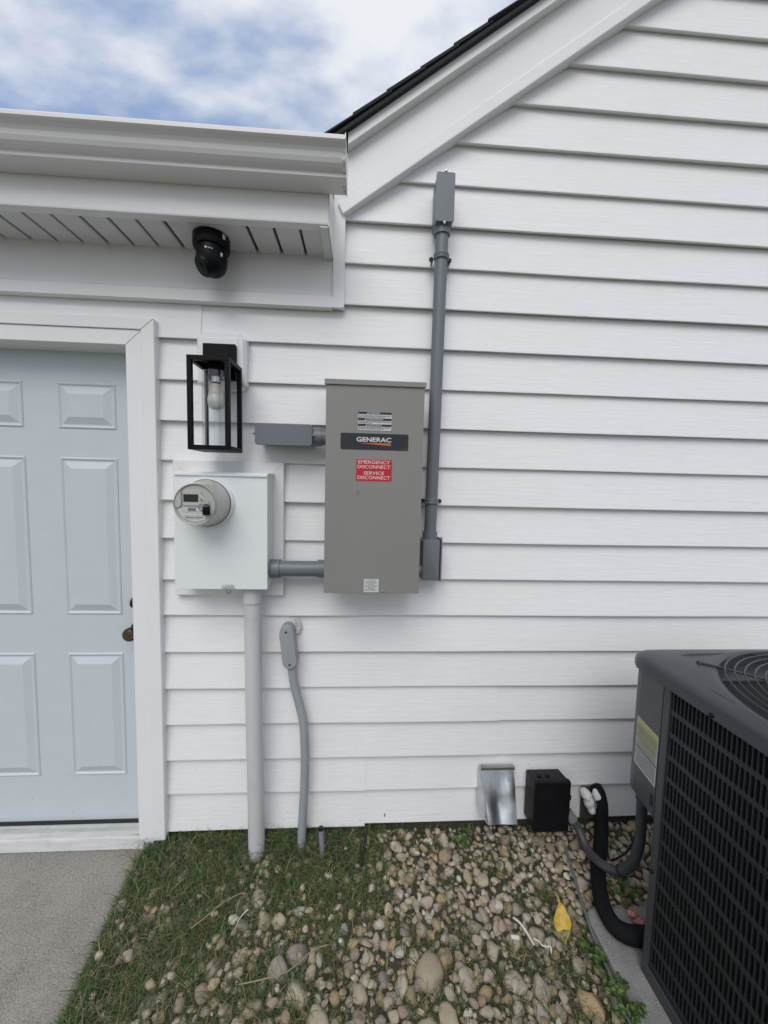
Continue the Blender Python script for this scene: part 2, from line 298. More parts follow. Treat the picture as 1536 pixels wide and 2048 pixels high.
for j in range(nY+1):
    y = .06 - j*(4.0/nY); e = slab_edge(min(y, 0)) if y > -1.6 else slab_edge(-1.6)
    e += .006*mnoise.noise(Vector((y*9, 1.3, 0)))
    cols.append([(-5, y, -.03), (-2, y, -.03), (e-.25, y, -.03), (e-.012, y, -.03), (e-.002, y, -.034), (e, y, -.045), (e, y, -.14)])
m_ = len(cols[0]); b.add([p for c in cols for p in c], [(j*m_+i, j*m_+i+1, (j+1)*m_+i+1, (j+1)*m_+i) for j in range(nY) for i in range(m_-1)])
struct('concrete_walkway', b, concrete)
b = B().prism(rrect(.808, 1.90, -1.34, -.325, .04), 2, -.09, .02, .012, 2, True)
struct('concrete_pad', b, padm)

# ------------------------------------------------------------------ house
house = thing('house', 'white vinyl sided house with gable wall, eave gutter and pale blue door', 'house')
APX = 2.6
def lipz(x): return 2.481 + SLOPE*(x+.09) if x < APX else 2.481 + SLOPE*(2*APX-x+.09)
b = B()
pk = lipz(APX)+.1
b.add([(-.79, .02, .056), (5.25, .02, .056), (5.25, .02, lipz(5.25)+.1), (APX, .02, pk), (-.10, .02, lipz(-.1)+.1), (-.10, .02, 2.42), (-.79, .02, 2.42)], [(0, 1, 2, 3, 4, 5, 6)])
b.add([(-4.5, .02, 2.03), (-.79, .02, 2.03), (-.79, .02, 2.42), (-4.5, .02, 2.42)], [(0, 1, 2, 3)])
b.add([(-4.5, .02, -.1), (-1.86, .02, -.1), (-1.86, .02, 2.03), (-4.5, .02, 2.03)], [(0, 1, 2, 3)])
b.v = [(v[0], .028, v[2]) for v in b.v]
wall = part('wall', b, vinyl, house)
def siding(xa, xb, z0, seed, h=.152, dz=0):
    n = max(2, int((xb-xa)/.22)+1); prof = [(.0205, .005), (.0030, 0.0), (.0012, 0.0), (0, .0012), (0, .005), (.0198, h+.004), (.0205, h+.012)]
    vs = []
    for i in range(n):
        x = xa+(xb-xa)*i/(n-1)
        jz = .0020*mnoise.noise(Vector((x*1.7, seed*7.3, 0))) + dz; jy = .0030*mnoise.noise(Vector((x*1.3, seed*3.1, 9)))
        for (py, pz) in prof: vs.append((x, py+jy*(1 if py < .01 else .2), z0+pz+jz))
    k = len(prof)
    bb = B().add(vs, [(i*k+j, (i+1)*k+j, (i+1)*k+j+1, i*k+j+1) for i in range(n-1) for j in range(k-1)])
    bb.add([vs[j] for j in range(k)], [tuple(range(k))]); bb.add([vs[(n-1)*k+j] for j in range(k)], [tuple(range(k))[::-1]])
    return part('siding_panel', bb, vinyl, wall)
seams = {7: [-.626], 1: [-.012], 0: [-.012], -1: [-.268], -2: [-.268], -3: [.588], -4: [.588], -5: [.028], -6: [.028], 5: [2.1], 8: [1.9], 10: [2.3], 3: [1.75]}
leftdz = {1: -.010, -3: .003, -5: .006, -6: -.004, 2: .003}
for k in range(-6, 22):
    z0 = .05 + (k+6)*.152; x0 = -.79; x1 = 5.22
    if z0 > 2.0: x0 = -4.4
    if z0 > 2.15: x0 = -.12
    if z0 > 2.4: x0 = max(-.10, (z0-.024-2.481)/SLOPE-.09)
    if z0 > lipz(5.22)-.15: x1 = 2*APX-((z0-.024-2.481)/SLOPE-.09)
    if x1-x0 < .15: continue
    cut = [x0]+seams.get(k, [])+[x1]
    if -6 <= k <= 2 and k != 0: 
        cut = [x0, -.70] + cut[1:] if 1 <= k else cut
    for i in range(len(cut)-1):
        lap = .0 if i == len(cut)-2 else .012
        o = siding(cut[i], cut[i+1]+lap, z0, k*3+i, dz=(leftdz.get(k, 0) if cut[i] < -.75 and cut[i+1] < .1 else 0) + ((-.003 if i == 0 else .0025) if k in (-5, -6) else 0))
        if lap: o.location.y = -.0034
# side wall and foundation
b = B().box((-4.5, .035, -.4), (-1.0, .2, -.032)).box((-.80, .03, -.4), (5.2, .2, .06))
part('foundation', b, found, house)
b = B().box((5.235, .0, -.2), (5.25, 6, 2.55)); part('side_wall', b, vinyl, wall)
# corner board + frieze
b = B().box((-.1225, -.021, 2.162), (-.079, .014, 2.66), .0015); part('corner_board', b, trimw, house)
b = B().box((-4.4, -.010, 2.192), (-.119, .014, 2.36)); b.prism([(-.010, 2.205), (-.022, 2.196), (-.022, 2.156), (.012, 2.156), (.012, 2.205)], 0, -4.4, -.1235)
b.add([(-.1235, -.0215, 2.196), (-.079, -.0215, 2.158), (-.079, .012, 2.158), (-.1235, -.0215, 2.1565)], [(0, 1, 3), (1, 2, 3)])
part('frieze_board', b, trimw, house)
b = B().tube([(-.1235, -.0115, 2.20+.01*i+.0) for i in range(14)], [.0022+.0012*abs(mnoise.noise(Vector((i*.9, 0, 0)))) for i in range(14)], 6); part('caulk_bead', b, softw, house)
# soffit
sof = part('soffit', B().box((-4.4, -.20, 2.352), (-.125, .0, 2.362)), blk_print, house)
gx = [-.2225-.0885*i for i in range(-1, 48)]
for i in range(len(gx)-1):
    a, c = gx[i+1]+.0045+.001*(i % 3), min(gx[i]-.0045, -.16)
    bb = B().prism([(a, 2.3515), (a, 2.3435), (a+.003, 2.341), (c-.003, 2.341), (c, 2.3435), (c, 2.3515)], 1, -.172, -.0105)
    part('soffit_panel', bb, softw, sof)
b = B().prism([(-.162, 2.352), (-.162, 2.339), (-.150, 2.329), (-.126, 2.329), (-.126, 2.352)], 1, -.1995, -.012); part('soffit_end_trim', b, softw, house)
# fascia with its bottom return; boxed eave end
b = B().prism([(-.196, 2.45), (-.2055, 2.45), (-.2045, 2.341), (-.2035, 2.336), (-.199, 2.334), (-.170, 2.336), (-.170, 2.341), (-.196, 2.345)], 0, -4.4, -.1255)
part('fascia_board', b, trimw, house)
b = B().prism([(-.2035, 2.331), (-.012, 2.331), (-.012, 2.52), (-.2035, 2.52)], 0, -.125, -.1215, .001); part('eave_end_board', b, trimw, house)
# gutter (K style)
prof = [(-.206, 2.500), (-.2065, 2.427), (-.272, 2.427), (-.2760, 2.430), (-.2765, 2.4395), (-.281, 2.4425), (-.292, 2.446), (-.300, 2.452), (-.306, 2.462), (-.3095, 2.474), (-.315, 2.482), (-.322, 2.487), (-.3285, 2.489), (-.3335, 2.4925), (-.334, 2.502), (-.332, 2.5055), (-.318, 2.5055)]
inn = [(-.318, 2.5035), (-.331, 2.5035), (-.3315, 2.4945), (-.326, 2.491), (-.313, 2.485), (-.307, 2.475), (-.3035, 2.463), (-.298, 2.4535), (-.291, 2.448), (-.274, 2.443), (-.2735, 2.4295), (-.2085, 2.4295), (-.208, 2.500)]
pp = prof+inn; gxs = [-4.4+.2*i for i in range(22)]+[-.0665]
vs = []; 
for x in gxs:
    wz = .0012*mnoise.noise(Vector((x*1.5, 0, 4)))
    vs += [(x, p[0], p[1]+wz) for p in pp]
k = len(pp); b = B().add(vs, [(i*k+j, i*k+(j+1) % k, (i+1)*k+(j+1) % k, (i+1)*k+j) for i in range(len(gxs)-1) for j in range(k)])
gut = part('gutter', b, gutw, house)
cp = [(-.2045, 2.505), (-.2045, 2.4245), (-.2735, 2.4245), (-.279, 2.428), (-.2795, 2.4375), (-.294, 2.4435), (-.303, 2.4505), (-.3085, 2.461), (-.312, 2.473), (-.318, 2.480), (-.331, 2.487), (-.337, 2.492), (-.337, 2.507)]
part('end_cap', B().prism(cp, 0, -.0675, -.0645, .0008), gutw, gut)
b = B()
for i, (yy, z_) in enumerate(((-.309, 2.478), (-.286, 2.4475), (-.24, 2.4285), (-.222, 2.428), (-.302, 2.458))):
    part('sealant_dab', B().lathe([(0, .004), (.004, .0035), (.007+.002*(i % 2), .001), (.009, -.001)], (-.0715-.002*(i % 3), yy, z_), (-.6, -.5, -.4), 10), gutw, gut)
# left roof behind the gutter
b = B().prism([(-.30, 2.512), (-.30, 2.497), (-.20, 2.50), (6.0, 5.10), (6.0, 5.15)], 0, -4.6, -.15); part('roof', b, shingm, house, label='low black shingled roof slope above the gutter')
# rake: wide board, lip, fascia, drip edge, shingles
def sl(x, z): return (x, z)
def rake_piece(name, off_lo, off_hi, y0, y1, m, parent, xl=-.085, bev=.001, perp=False):
    pl = [(xl, lipz(xl)+off_lo), (APX, lipz(APX)+off_lo), (5.3, lipz(5.3)+off_lo), (5.3, lipz(5.3)+off_hi), (APX, lipz(APX)+off_hi), (xl, lipz(xl)+off_hi)]
    if perp: pl[-1] = (xl-(off_hi-off_lo)*.48, lipz(xl)+off_lo+(off_hi-off_lo)*.66)
    return part(name, B().prism(pl, 1, y0, y1, bev, 1), m, parent)
rb = rake_piece('rake_board', .052, .235, -.030, .016, trimw, house)
bb = B().prism([(-.088, lipz(-.088)), (APX, lipz(APX)), (5.3, lipz(5.3)), (5.3, lipz(5.3)+.056), (APX, lipz(APX)+.056), (-.107, lipz(-.107)+.050)], 1, -.034, .015, .0035, 2)
part('lip', bb, trimw, rb)
rake_piece('rake_fascia', .201, .252, -.066, -.031, trimw, house, -.072)
roof = rake_piece('gable_roof', .238, .252, -.085, 7.0, shingm, house, -.15, 0)
u = Vector((1, 0, SLOPE)).normalized(); nv = Vector((-SLOPE, 0, 1)).normalized()
for side in (0, 1):
    for i in range(24):
        s0 = .005 + i*.1425
        for j in range(2 if side == 0 else 1):
            base = Vector((-.165, 0, lipz(-.165)+.252)) + u*s0 + nv*.0005
            th = .0065+.002*rnd.random(); ya = -.0895+rnd.uniform(-.003, .002)+j*.35; yb = ya+.345
            tilt = .0105; ln = .30
            P = [base+nv*(tilt), base+nv*(tilt+th), base+u*ln+nv*(.004+th*.5), base+u*ln+nv*.002]
            pl = [(p.x, p.z) for p in P]
            if side: pl = [(2*APX-p[0], p[1]) for p in pl]
            part('shingle', B().prism(pl, 1, ya, yb, .0012, 1), shingm, roof)
pl = [(-.15, lipz(-.15)+.2525), (APX, lipz(APX)+.2525), (5.35, lipz(5.35)+.2525), (5.35, lipz(5.35)+.262), (APX, lipz(APX)+.262), (-.15, lipz(-.15)+.262)]
part('shingle_field', B().prism(pl, 1, .25, 7.0), shingm, roof)

# door, casing, threshold
door = part('door', B().box((-1.785, .09, -.005), (-.868, .13, 1.992), .001), doorm, house, label='pale blue six panel steel door')
def dpanel(x0, x1, z0, z1):
    lv = [(0, 0.0004), (.002, -.003), (.0055, -.0052), (.0085, -.004), (.0125, -.0008), (.017, -.0006), (.019, -.0012), (.043, -.0105), (.045, -.0112)]
    vs = []; 
    for d, y in lv: vs += [(x0+d, .09+y, z0+d), (x1-d, .09+y, z0+d), (x1-d, .09+y, z1-d), (x0+d, .09+y, z1-d)]
    fs = [(i*4+j, i*4+(j+1) % 4, (i+1)*4+(j+1) % 4, (i+1)*4+j) for i in range(len(lv)-1) for j in range(4)]+[tuple(range(len(vs)-4, len(vs)))]
    part('door_panel', B().add(vs, fs), doorm, door)
for (xa, xb) in ((-1.205, -.982), (-1.558, -1.335)):
    for (za, zb) in ((1.689, 1.869), (.932, 1.576), (.229, .768)): dpanel(xa, xb, za, zb)
b = B().lathe([(0, .03), (.016, .03), (.0165, .028), (.0175, .02), (.026, .012), (.0285, .004), (.0285, 0)], (-.920, .09, .985), (0, -1, 0), 28)
dbolt = part('deadbolt', b, bronze, door)
b = B().lathe([(.031, 0), (.031, .005), (.026, .010), (.014, .014), (.0125, .03), (.016, .036), (.0255, .044), (.0275, .054), (.0265, .066), (.022, .0715), (.020, .072)], (-.921, .09, .869), (0, -1, 0), 28)
part('door_knob', b, bronze, door)
b = B().lathe([(.0205, .0715), (.019, .0735), (.008, .0738), (.007, .076), (0, .0765)], (-.921, .09, .869), (0, -1, 0), 24).box((-.9220, .0128, .8665), (-.9200, .0140, .8715)); part('knob_keyway', b, brass, door)
cas = B()
for sgn in (0, 1):
    def X(x): return x if not sgn else -2*1.3265-x
    cas.prism([(X(-.878), -.018), (X(-.878), 1.9875), (X(-.8205), 2.0415), (X(-.8205), -.018)], 1, -.020, .13, .0015, 1)
    cas.prism([(X(-.8195), .028), (X(-.8195), 2.0425), (X(-.772), 2.083), (X(-.772), .028)], 1, -.026, .02, .002, 1)
casing = part('door_casing', cas, trimw, house)
b = B().prism([(-.821, 2.042), (-.8785, 1.988), (-1.775, 1.988), (-1.833, 2.042)], 1, -.0205, .12, .0012, 1)
b.prism([(-.7725, 2.0835), (-.8200, 2.0430), (-1.8335, 2.0430), (-1.881, 2.0835)], 1, -.0265, .02, .0015, 1)
part('head_casing', b, trimw, house)
b = B(); pts = [(.128, -.03), (.003, -.0295)]
nr = 12
for i in range(nr):
    z = -.027+i*.0038; pts += [(-.003+.0004*i, z), (-.0045+.0004*i, z+.0012), (-.003+.0004*i, z+.0024), (-.0015+.0004*i, z+.003)]
pts += [(.006, .0215), (.03, .024), (.060, .016), (.128, .016)]
b.prism(pts, 0, -1.775, -.8785); thr = part('threshold', b, thresh, house)
part('door_sweep', B().box((-1.775, .074, .0165), (-.8785, .089, .0235), .001), rubber, house)
b = B().prism([(-.012, -.031), (-.018, -.036), (.02, -.036), (.02, -.031)], 0, -1.79, -.879); part('sill_gap', b, found, house)

# ------------------------------------------------------------------ security camera
sc = thing('security_camera', 'black dome security camera hanging under the soffit', 'camera', (-.532, -.098, 2.341))
part('mounting_plate', B().prism(rrect(-.585, -.468, -.168, -.03, .012), 2, 2.3355, 2.3408), softw, sc)
part('base', B().lathe([(0, 0), (.058, 0), (.0605, -.004), (.0605, -.036), (.058, -.042), (.048, -.044), (.046, -.049)], (-.534, -.10, 2.335), (0, 0, 1), 40), blackp, sc)
bd = part('head', B().lathe([(.049, -.042), (.0505, -.050), (.0505, -.078), (.0485, -.095), (.042, -.112), (.030, -.124), (.014, -.130), (0, -.131)], (-.532, -.104, 2.335), (.0, .0, 1), 40), blackp, sc)
ax = Vector((-.62, -.52, -.58)).normalized(); fc = Vector((-.532, -.104, 2.335-.086))+ax*.030
b = B().lathe([(.036, -.012), (.036, .008), (.031, .0150), (.0, .0150)], fc, ax, 32); fp_ = part('lens_face', b, blackp, sc)
part('lens', B().lathe([(.013, .0145), (.013, .0155), (.009, .017), (0, .0175)], fc, ax, 24), gloss, fp_)
part('sticker', B().box((-.002, -.0006, -.006), (.005, .0006, .006), 0, M=Matrix.Translation((-.4905, -.1335, 2.262)) @ Matrix.Rotation(R_(48), 4, 'Z')), sticker_w, sc)
part('sticker', B().box((-.004, -.0006, -.008), (.006, .0006, .008), 0, M=Matrix.Translation((-.4820, -.1325, 2.320)) @ Matrix.Rotation(R_(46), 4, 'Z')), sticker_w, sc)
b = B().lathe([(0, .0006), (.0032, .0006), (.0032, -.001)], (-.5335, -.1546, 2.273), (0, -1, 0), 14)
for i, (wx, hz) in enumerate(((.0016, .002), (.002, .0024), (.0012, .0034), (.002, .0022), (.0018, .0024), (.0012, .003))):
    b.box((-.5285+i*.0030, -.1551+.00012*i*i, 2.2725-hz/2-.0008*i*.6), (-.5285+i*.0030+wx, -.1530+.00012*i*i, 2.2725+hz/2-.0008*i*.6))
part('logo', b, whitetext, bd)

# ------------------------------------------------------------------ wall lantern
ln = thing('wall_lantern', 'black open frame wall lantern with clear glass cylinder and white bulb', 'lantern', (-.513, 0, 1.60))
def notched(x0, x1, z0, z1, c):
    out = []
    for cx, cz, a in ((x1, z1, 180), (x0, z1, 270), (x0, z0, 0), (x1, z0, 90)):
        pts = [(cx+c*math.cos(R_(a+90*k/4)), cz+c*math.sin(R_(a+90*k/4))) for k in range(5)]
        out += pts[::-1]
    return out
mb = part('mounting_block', B().prism(notched(-.617, -.440, 1.837, 2.046, .018), 1, -.030, .012, .003, 1), trimw, ln, label='white notched siding block behind the lantern')
part('block_moulding', B().prism(notched(-.611, -.446, 1.843, 2.040, .017), 1, -.038, -.0295, .003, 1), trimw, mb)
part('block_face', B().prism([(-.592, 1.862), (-.465, 1.862), (-.465, 2.020), (-.592, 2.020)], 1, -.0415, -.0375, .0015, 1), trimw, mb)
part('backplate', B().prism(rrect(-.5855, -.468, 1.866, 1.994, .004), 1, -.060, -.0418, .002, 1, True), blackm, ln)
part('arm', B().box((-.535, -.075, 1.9085), (-.490, -.0595, 1.955), .002), blackm, ln)
X0, X1, Y0, Y1, Z0, Z1, t_ = -.5825, -.4445, -.2, -.060, 1.601, 1.909, .0155
fr = B()
for x in (X0, X1-t_):
    for y in (Y0, Y1-t_): part('post', B().box((x, y, Z0+t_), (x+t_, y+t_, Z1-t_), .001, 1), blackm, ln)
for z in (Z0, Z1-t_):
    for y in (Y0, Y1-t_): part('rail', B().box((X0, y, z), (X1, y+t_, z+t_), .001, 1), blackm, ln)
    for x in (X0, X1-t_): part('rail', B().box((x, Y0+t_, z), (x+t_, Y1-t_, z+t_), .001, 1), blackm, ln)
cxl, cyl = -.5135, -.130
part('top_plate', B().box((X0+t_, Y0+t_+.0, Z1-.004), (X1-t_, Y1-t_, Z1-.001)), blackm, ln)
part('canopy', B().lathe([(.045, 0), (.045, .004), (.034, .009), (.0, .010)], (cxl, cyl, Z1-.001), (0, 0, 1), 28), blackm, ln)
part('bottom_plate', B().box((X0+t_, Y0+t_, Z0+.001), (X1-t_, Y1-t_, Z0+.005)).lathe([(.049, .005), (.049, .013), (.046, .0145), (0, .0145)], (cxl, cyl, Z0), (0, 0, 1), 32), blackm, ln)
go = part('glass_cylinder', B().lathe([(.0425, .016), (.0425, .272), (.0408, .272), (.0408, .016), (.0425, .016)], (cxl, cyl, Z0), (0, 0, 1), 64), glass, ln)
bm = bmesh.new(); bm.from_mesh(go.data); bmesh.ops.remove_doubles(bm, verts=bm.verts, dist=1e-6); bmesh.ops.recalc_face_normals(bm, faces=bm.faces); bm.to_mesh(go.data); bm.free(); go.data.set_sharp_from_angle(angle=R_(38))
part('socket', B().lathe([(.0225, 1.862-Z0), (.0225, 1.905-Z0)], (cxl, cyl, Z0), (0, 0, 1), 24).lathe([(0, .262), (.0225, .262)], (cxl, cyl, Z0), (0, 0, 1), 24), blackm, ln)
b = B(); pr_ = []
for i in range(9): pr_.append((.0132+(.0008 if i % 2 else 0), 1.838+i*.0025-Z0))
bulb = part('bulb', B().lathe([(0, 1.744-Z0), (.011, 1.7455-Z0), (.020, 1.751-Z0), (.0262, 1.761-Z0), (.0285, 1.773-Z0), (.0272, 1.785-Z0), (.0245, 1.794-Z0)], (cxl, cyl, Z0), (0, 0, 1), 32), bulbw, ln)
part('collar', B().lathe([(.0248, 1.7935-Z0), (.0252, 1.797-Z0), (.021, 1.812-Z0), (.0165, 1.827-Z0), (.0155, 1.832-Z0), (0, 1.832-Z0)], (cxl, cyl, Z0), (0, 0, 1), 32), bulbc, bulb)
part('screw_base', B().lathe([(.0145, 1.8322-Z0), (.0145, 1.837-Z0)], (cxl, cyl, Z0), (0, 0, 1), 24), blackp, bulb)
part('screw_thread', B().lathe(pr_, (cxl, cyl, Z0), (0, 0, 1), 24), steel, bulb)

# ------------------------------------------------------------------ meter socket and meter
ms = thing('meter_box', 'white painted steel meter box beside the blue door', 'meter box', (-.5, 0, 1.05))
def jframe(x0, x1, z0, z1, w_, y):
    for a in range(4):
        if a == 0: pts = [(x0, z1), (x1, z1), (x1-w_, z1-w_), (x0+w_, z1-w_)]
        if a == 1: pts = [(x1, z1), (x1, z0), (x1-w_, z0+w_), (x1-w_, z1-w_)]
        if a == 2: pts = [(x1, z0), (x0, z0), (x0+w_, z0+w_), (x1-w_, z0+w_)]
        if a == 3: pts = [(x0, z0), (x0, z1), (x0+w_, z1-w_), (x0+w_, z0+w_)]
        part('flashing_strip', B().prism(pts, 1, y+rnd.uniform(-.0012, .0012), .012, .0016, 1), trimw, ms)
jframe(-.717, -.301, 1.050, 1.572, .046, -.022)
part('enclosure', B().box((-.660, -.122, 1.108), (-.3395, -.010, 1.524), .0015), meterw, ms)
part('cover', B().box((-.6605, -.128, 1.104), (-.3375, -.1205, 1.5165), .002), meterw, ms)
part('rain_hood', B().prism([(-.134, 1.515), (-.134, 1.521), (-.118, 1.5285), (-.01, 1.5285), (-.01, 1.522), (-.130, 1.5195)], 0, -.6615, -.3365), meterw, ms)
b = B()
for i in range(16):
    b.lathe([(0, .0022), (.003, .0016), (.004+.005*rnd.random(), 0)], (-.492+i*.0024, -.1285, 1.112+rnd.uniform(-.003, .010)*(.3+i/16)), (rnd.uniform(-.4, .4), -1, rnd.uniform(-.4, .4)), 7)
part('torn_paint', b, mat('flaking_paint', (.62, .63, .62), .5, var=.3, vscale=160), ms)
part('seal_ring', B().tube([(-.478+.0075*math.cos(a*.35), -.1245, 1.0955+.0085*math.sin(a*.35)) for a in range(19)], .0011, 6), bronze, ms)
MO = .0045
mt = thing('electric_meter', 'round beige electric meter with small display on the white box', 'meter', (-.546, -.128, 1.42))
mc = (-.5430, -.128, 1.419); A_ = (0, -1, 0)
part('sealing_ring', B().lathe([(.0905, 0), (.0905, .009), (.087, .014), (.079, .016)], mc, A_, 56), meterw, mt)
cov = part('meter_cover', B().lathe([(.082, .012), (.0815, .024), (.079, .029), (.0775, .034), (.075, .076), (.0715, .104), (.0695, .113), (.0675, .1165), (.0650, .1155), (.0635, .113)], mc, A_, 56), beige, mt)
fy = mc[1]-.112
b = B(); b.add([(mc[0]+0.0638*math.cos(a*math.pi/28), fy, mc[2]+.0638*math.sin(a*math.pi/28)) for a in range(56)], [tuple(range(56))[::-1]])
face = part('meter_face', b, beiged, mt)
part('display_bezel', B().prism(rrect(-.587, -.5275, 1.4145, 1.4665, .008), 1, fy-.0035, fy-.0005, .0012, 1), beige, mt)
part('display', B().box((-.5835, fy-.0042, 1.4275), (-.5365, fy-.0036, 1.4525)), lcd, mt)
pts = [(mc[0]+.0630*math.cos(R_(a)), mc[2]+.0630*math.sin(R_(a))) for a in range(118, 186, 4)]+[(-.6040, 1.4085), (-.594, 1.4075), (-.5862, 1.4155)]+[(-.5862, 1.4640)]
part('corner_cover', B().prism([p for p in pts if p[0] <= -.5858], 1, fy-.006, fy-.0004, .0012, 1), beige, mt)
pts = [(mc[0]+.0565*math.cos(R_(a)), mc[2]+.0565*math.sin(R_(a))) for a in range(192, 349, 6)]
gsk = mat('dark_gasket', (.10, .098, .09), .5)
part('rim_groove', B().lathe([(.0668, .1160), (.0664, .1172), (.0656, .1168)], mc, A_, 56), gsk, mt)
part('base_gasket', B().lathe([(.0835, .0165), (.0835, .0215), (.0815, .0225)], mc, A_, 56), gsk, mt)
lab = part('data_label', B().prism(pts, 1, fy-.0014, fy-.0004), sticker_w, mt)
b = B()
for z, x0, x1, d in ((1.402, -.589, -.572, .62), (1.396, -.592, -.512, .6), (1.390, -.588, -.508, .55), (1.3815, -.583, -.518, .75), (1.368, -.572, -.530, .5)):
    x = x0
    while x < x1:
        ww = rnd.uniform(.0015, .006); b.box((x, fy-.0019, z), (min(x+ww, x1), fy-.0013, z+.0016)); x += ww+rnd.uniform(.001, .003)
x = -.580
while x < -.522:
    ww = rnd.uniform(.0005, .0016); b.box((x, fy-.0019, 1.3735), (x+ww, fy-.0013, 1.3785)); x += ww+rnd.uniform(.0005, .0013)
for i in range(4): b.box((-.5700+i*.0065, fy-.0019, 1.3975), (-.5650+i*.0065, fy-.0013, 1.4075))
part('printed_lines', b, mat('gray_print', (.10, .10, .10), .5), lab)
part('optical_port', B().lathe([(.0135, 0), (.0135, .005), (.010, .0055), (.0095, .003), (0, .003)], (-.5245, fy, 1.4135), A_, 24), steel, mt)
part('hasp', B().box((-.004, -.004, -.022), (.004, .003, .020), .002, M=Matrix.Translation((-.5165, fy-.005, 1.434)) @ Matrix.Rotation(R_(-38), 4, 'Y')).tube([(-.528, fy-.003, 1.448), (-.517, fy-.009, 1.438), (-.505, fy-.006, 1.430), (-.503, fy-.002, 1.423)], .0032, 8), beige, mt)
part('padlock', B().box((-.5195, fy-.014, 1.3855), (-.4985, fy-.003, 1.4125), .0012).tube([(-.516, fy-.009, 1.412), (-.5155, fy-.010, 1.4185), (-.509, fy-.011, 1.421), (-.5025, fy-.010, 1.4185), (-.502, fy-.009, 1.412)], .0016, 8), blackp, mt)

for o in mt.children:
    if o.name.split('.')[0] in ('display_bezel', 'display', 'optical_port', 'hasp', 'padlock'): o.location.x += MO
for o in lab.children: o.location.x += MO

# ------------------------------------------------------------------ transfer switch
ts = thing('transfer_switch', 'large taupe gray transfer switch cabinet with red disconnect sticker', 'electrical cabinet', (.042, 0, 1.10))
part('enclosure', B().box((-.123, -.186, 1.116), (.207, .0, 1.838), .002), gengray, ts)
part('front_cover', B().box((-.1265, -.1915, 1.112), (.2105, -.1835, 1.836), .0022, 3), gengray, ts)
part('top_lid', B().prism([(-.1975, 1.833), (-.1975, 1.8475), (-.1945, 1.8505), (.0, 1.8535), (.0, 1.838), (-.1945, 1.8365), (-.1945, 1.833)], 0, -.1315, .2155), gengray, ts)
YF = -.1918
def sticker(name, x0, x1, z0, z1, m, parent, r=0, y=YF, t=.0008):
    pts = rrect(x0, x1, z0, z1, r) if r else [(x0, z0), (x1, z0), (x1, z1), (x0, z1)]
    return part(name, B().prism(pts, 1, y-t, y), m, parent)
wl = sticker('warning_label', -.0165, .0975, 1.683, 1.7455, sticker_w, ts, .003)
for z0, txt, zt in ((1.7375, 'WARNING', (.022, .058)), (1.7165, 'AVERTISSEMENT', (.014, .070)), (1.6965, 'ADVERTENCIA', (.018, .066))):
    z1 = z0+.0075
    sticker('warning_band', -.0163, .0973, z0, z1, blk_print, wl, y=YF-.0009)
    text_part('lettering', txt, zt[0], zt[1], z0+.0014, z1-.0014, YF-.0018, whitetext, wl, .01)
    xt = zt[0]-.008
    part('hazard_triangle', B().prism([(xt, z0+.0012), (xt+.006, z0+.0012), (xt+.003, z1-.0010)], 1, YF-.0024, YF-.0016), whitetext, wl)
b = B()
for z0 in (1.7255, 1.7055, 1.6855):
    for r in range(3):
        x = -.0145; xe = .094 if r < 2 else rnd.uniform(.03, .085)
        while x < xe:
            ww = rnd.uniform(.002, .007); b.box((x, YF-.0013, z0+.0068-r*.0030), (min(x+ww, xe), YF-.0009, z0+.0084-r*.0030)); x += ww+rnd.uniform(.0010, .0018)
part('printed_lines', b, MATS['gray_print'], wl)
pl_ = sticker('nameplate', -.0745, .1575, 1.6175, 1.6715, nav, ts, .004, t=.0015)
sticker('nameplate_edge', -.0755, .1585, 1.6165, 1.6725, mat('nameplate_rim', (.10, .10, .105), .4), pl_, .0045, t=.0009)
text_part('brand_lettering', 'GENERAC', -.0205, .0985, 1.6435, 1.6590, YF-.0016, whitetext, pl_, .016)
part('orange_swoosh', B().prism([(-.0195, 1.6392), (.0975, 1.6405), (.0975, 1.6310)], 1, YF-.0022, YF-.0016), orange, pl_)
b = B(); x = .1415
while x < .153: b.box((x, YF-.0020, 1.6210), (x+.0012, YF-.0016, 1.6226)); x += .0019
part('part_number', b, mat('dim_print', (.2, .2, .2), .5), pl_)
rl = sticker('disconnect_label', -.0195, .1025, 1.5105, 1.5825, red, ts, .0005, t=.0010)
sticker('label_edge', -.0212, .1042, 1.5088, 1.5842, redborder, rl, .001, t=.0006)
for txt, x0, x1, z0, z1 in (('EMERGENCY', -.0135, .0965, 1.5685, 1.5800), ('DISCONNECT', -.0150, .0975, 1.5525, 1.5640), ('SERVICE', .0065, .0765, 1.5310, 1.5425), ('DISCONNECT', -.0150, .0975, 1.5155, 1.5270)):
    text_part('lettering', txt, x0, x1, z0, z1, YF-.0011, redtext, rl, .0)
sl_ = sticker('caution_label', .0145, .0665, 1.1165, 1.1635, sticker_w, ts, .001)
b = B()
for r in range(11):
    x = .018 if r not in (0, 4, 8) else .030; xe = .063-rnd.random()*.008 if r not in (0, 4, 8) else .052
    while x < xe:
        ww = rnd.uniform(.0015, .005); b.box((x, YF-.0013, 1.1595-r*.0038), (min(x+ww, xe), YF-.0009, 1.1609-r*.0038)); x += ww+rnd.uniform(.001, .0018)
part('printed_lines', b, MATS['gray_print'], sl_)
part('viewing_hole', B().lathe([(.0075, .0003), (.006, .0015), (.0045, .0003)], (-.012, YF, 1.4675), (0, -1, 0), 20), gengray, ts)
part('latch_tab', B().box((.022, -.196, 1.107), (.064, -.186, 1.1135), .001), gengray, ts)
part('cover_screw', B().lathe([(.0065, 0), (.0065, .002), (.0045, .0045), (0, .005)], (.083, YF, 1.1185), (0, -1, 0), 16), steel, ts)

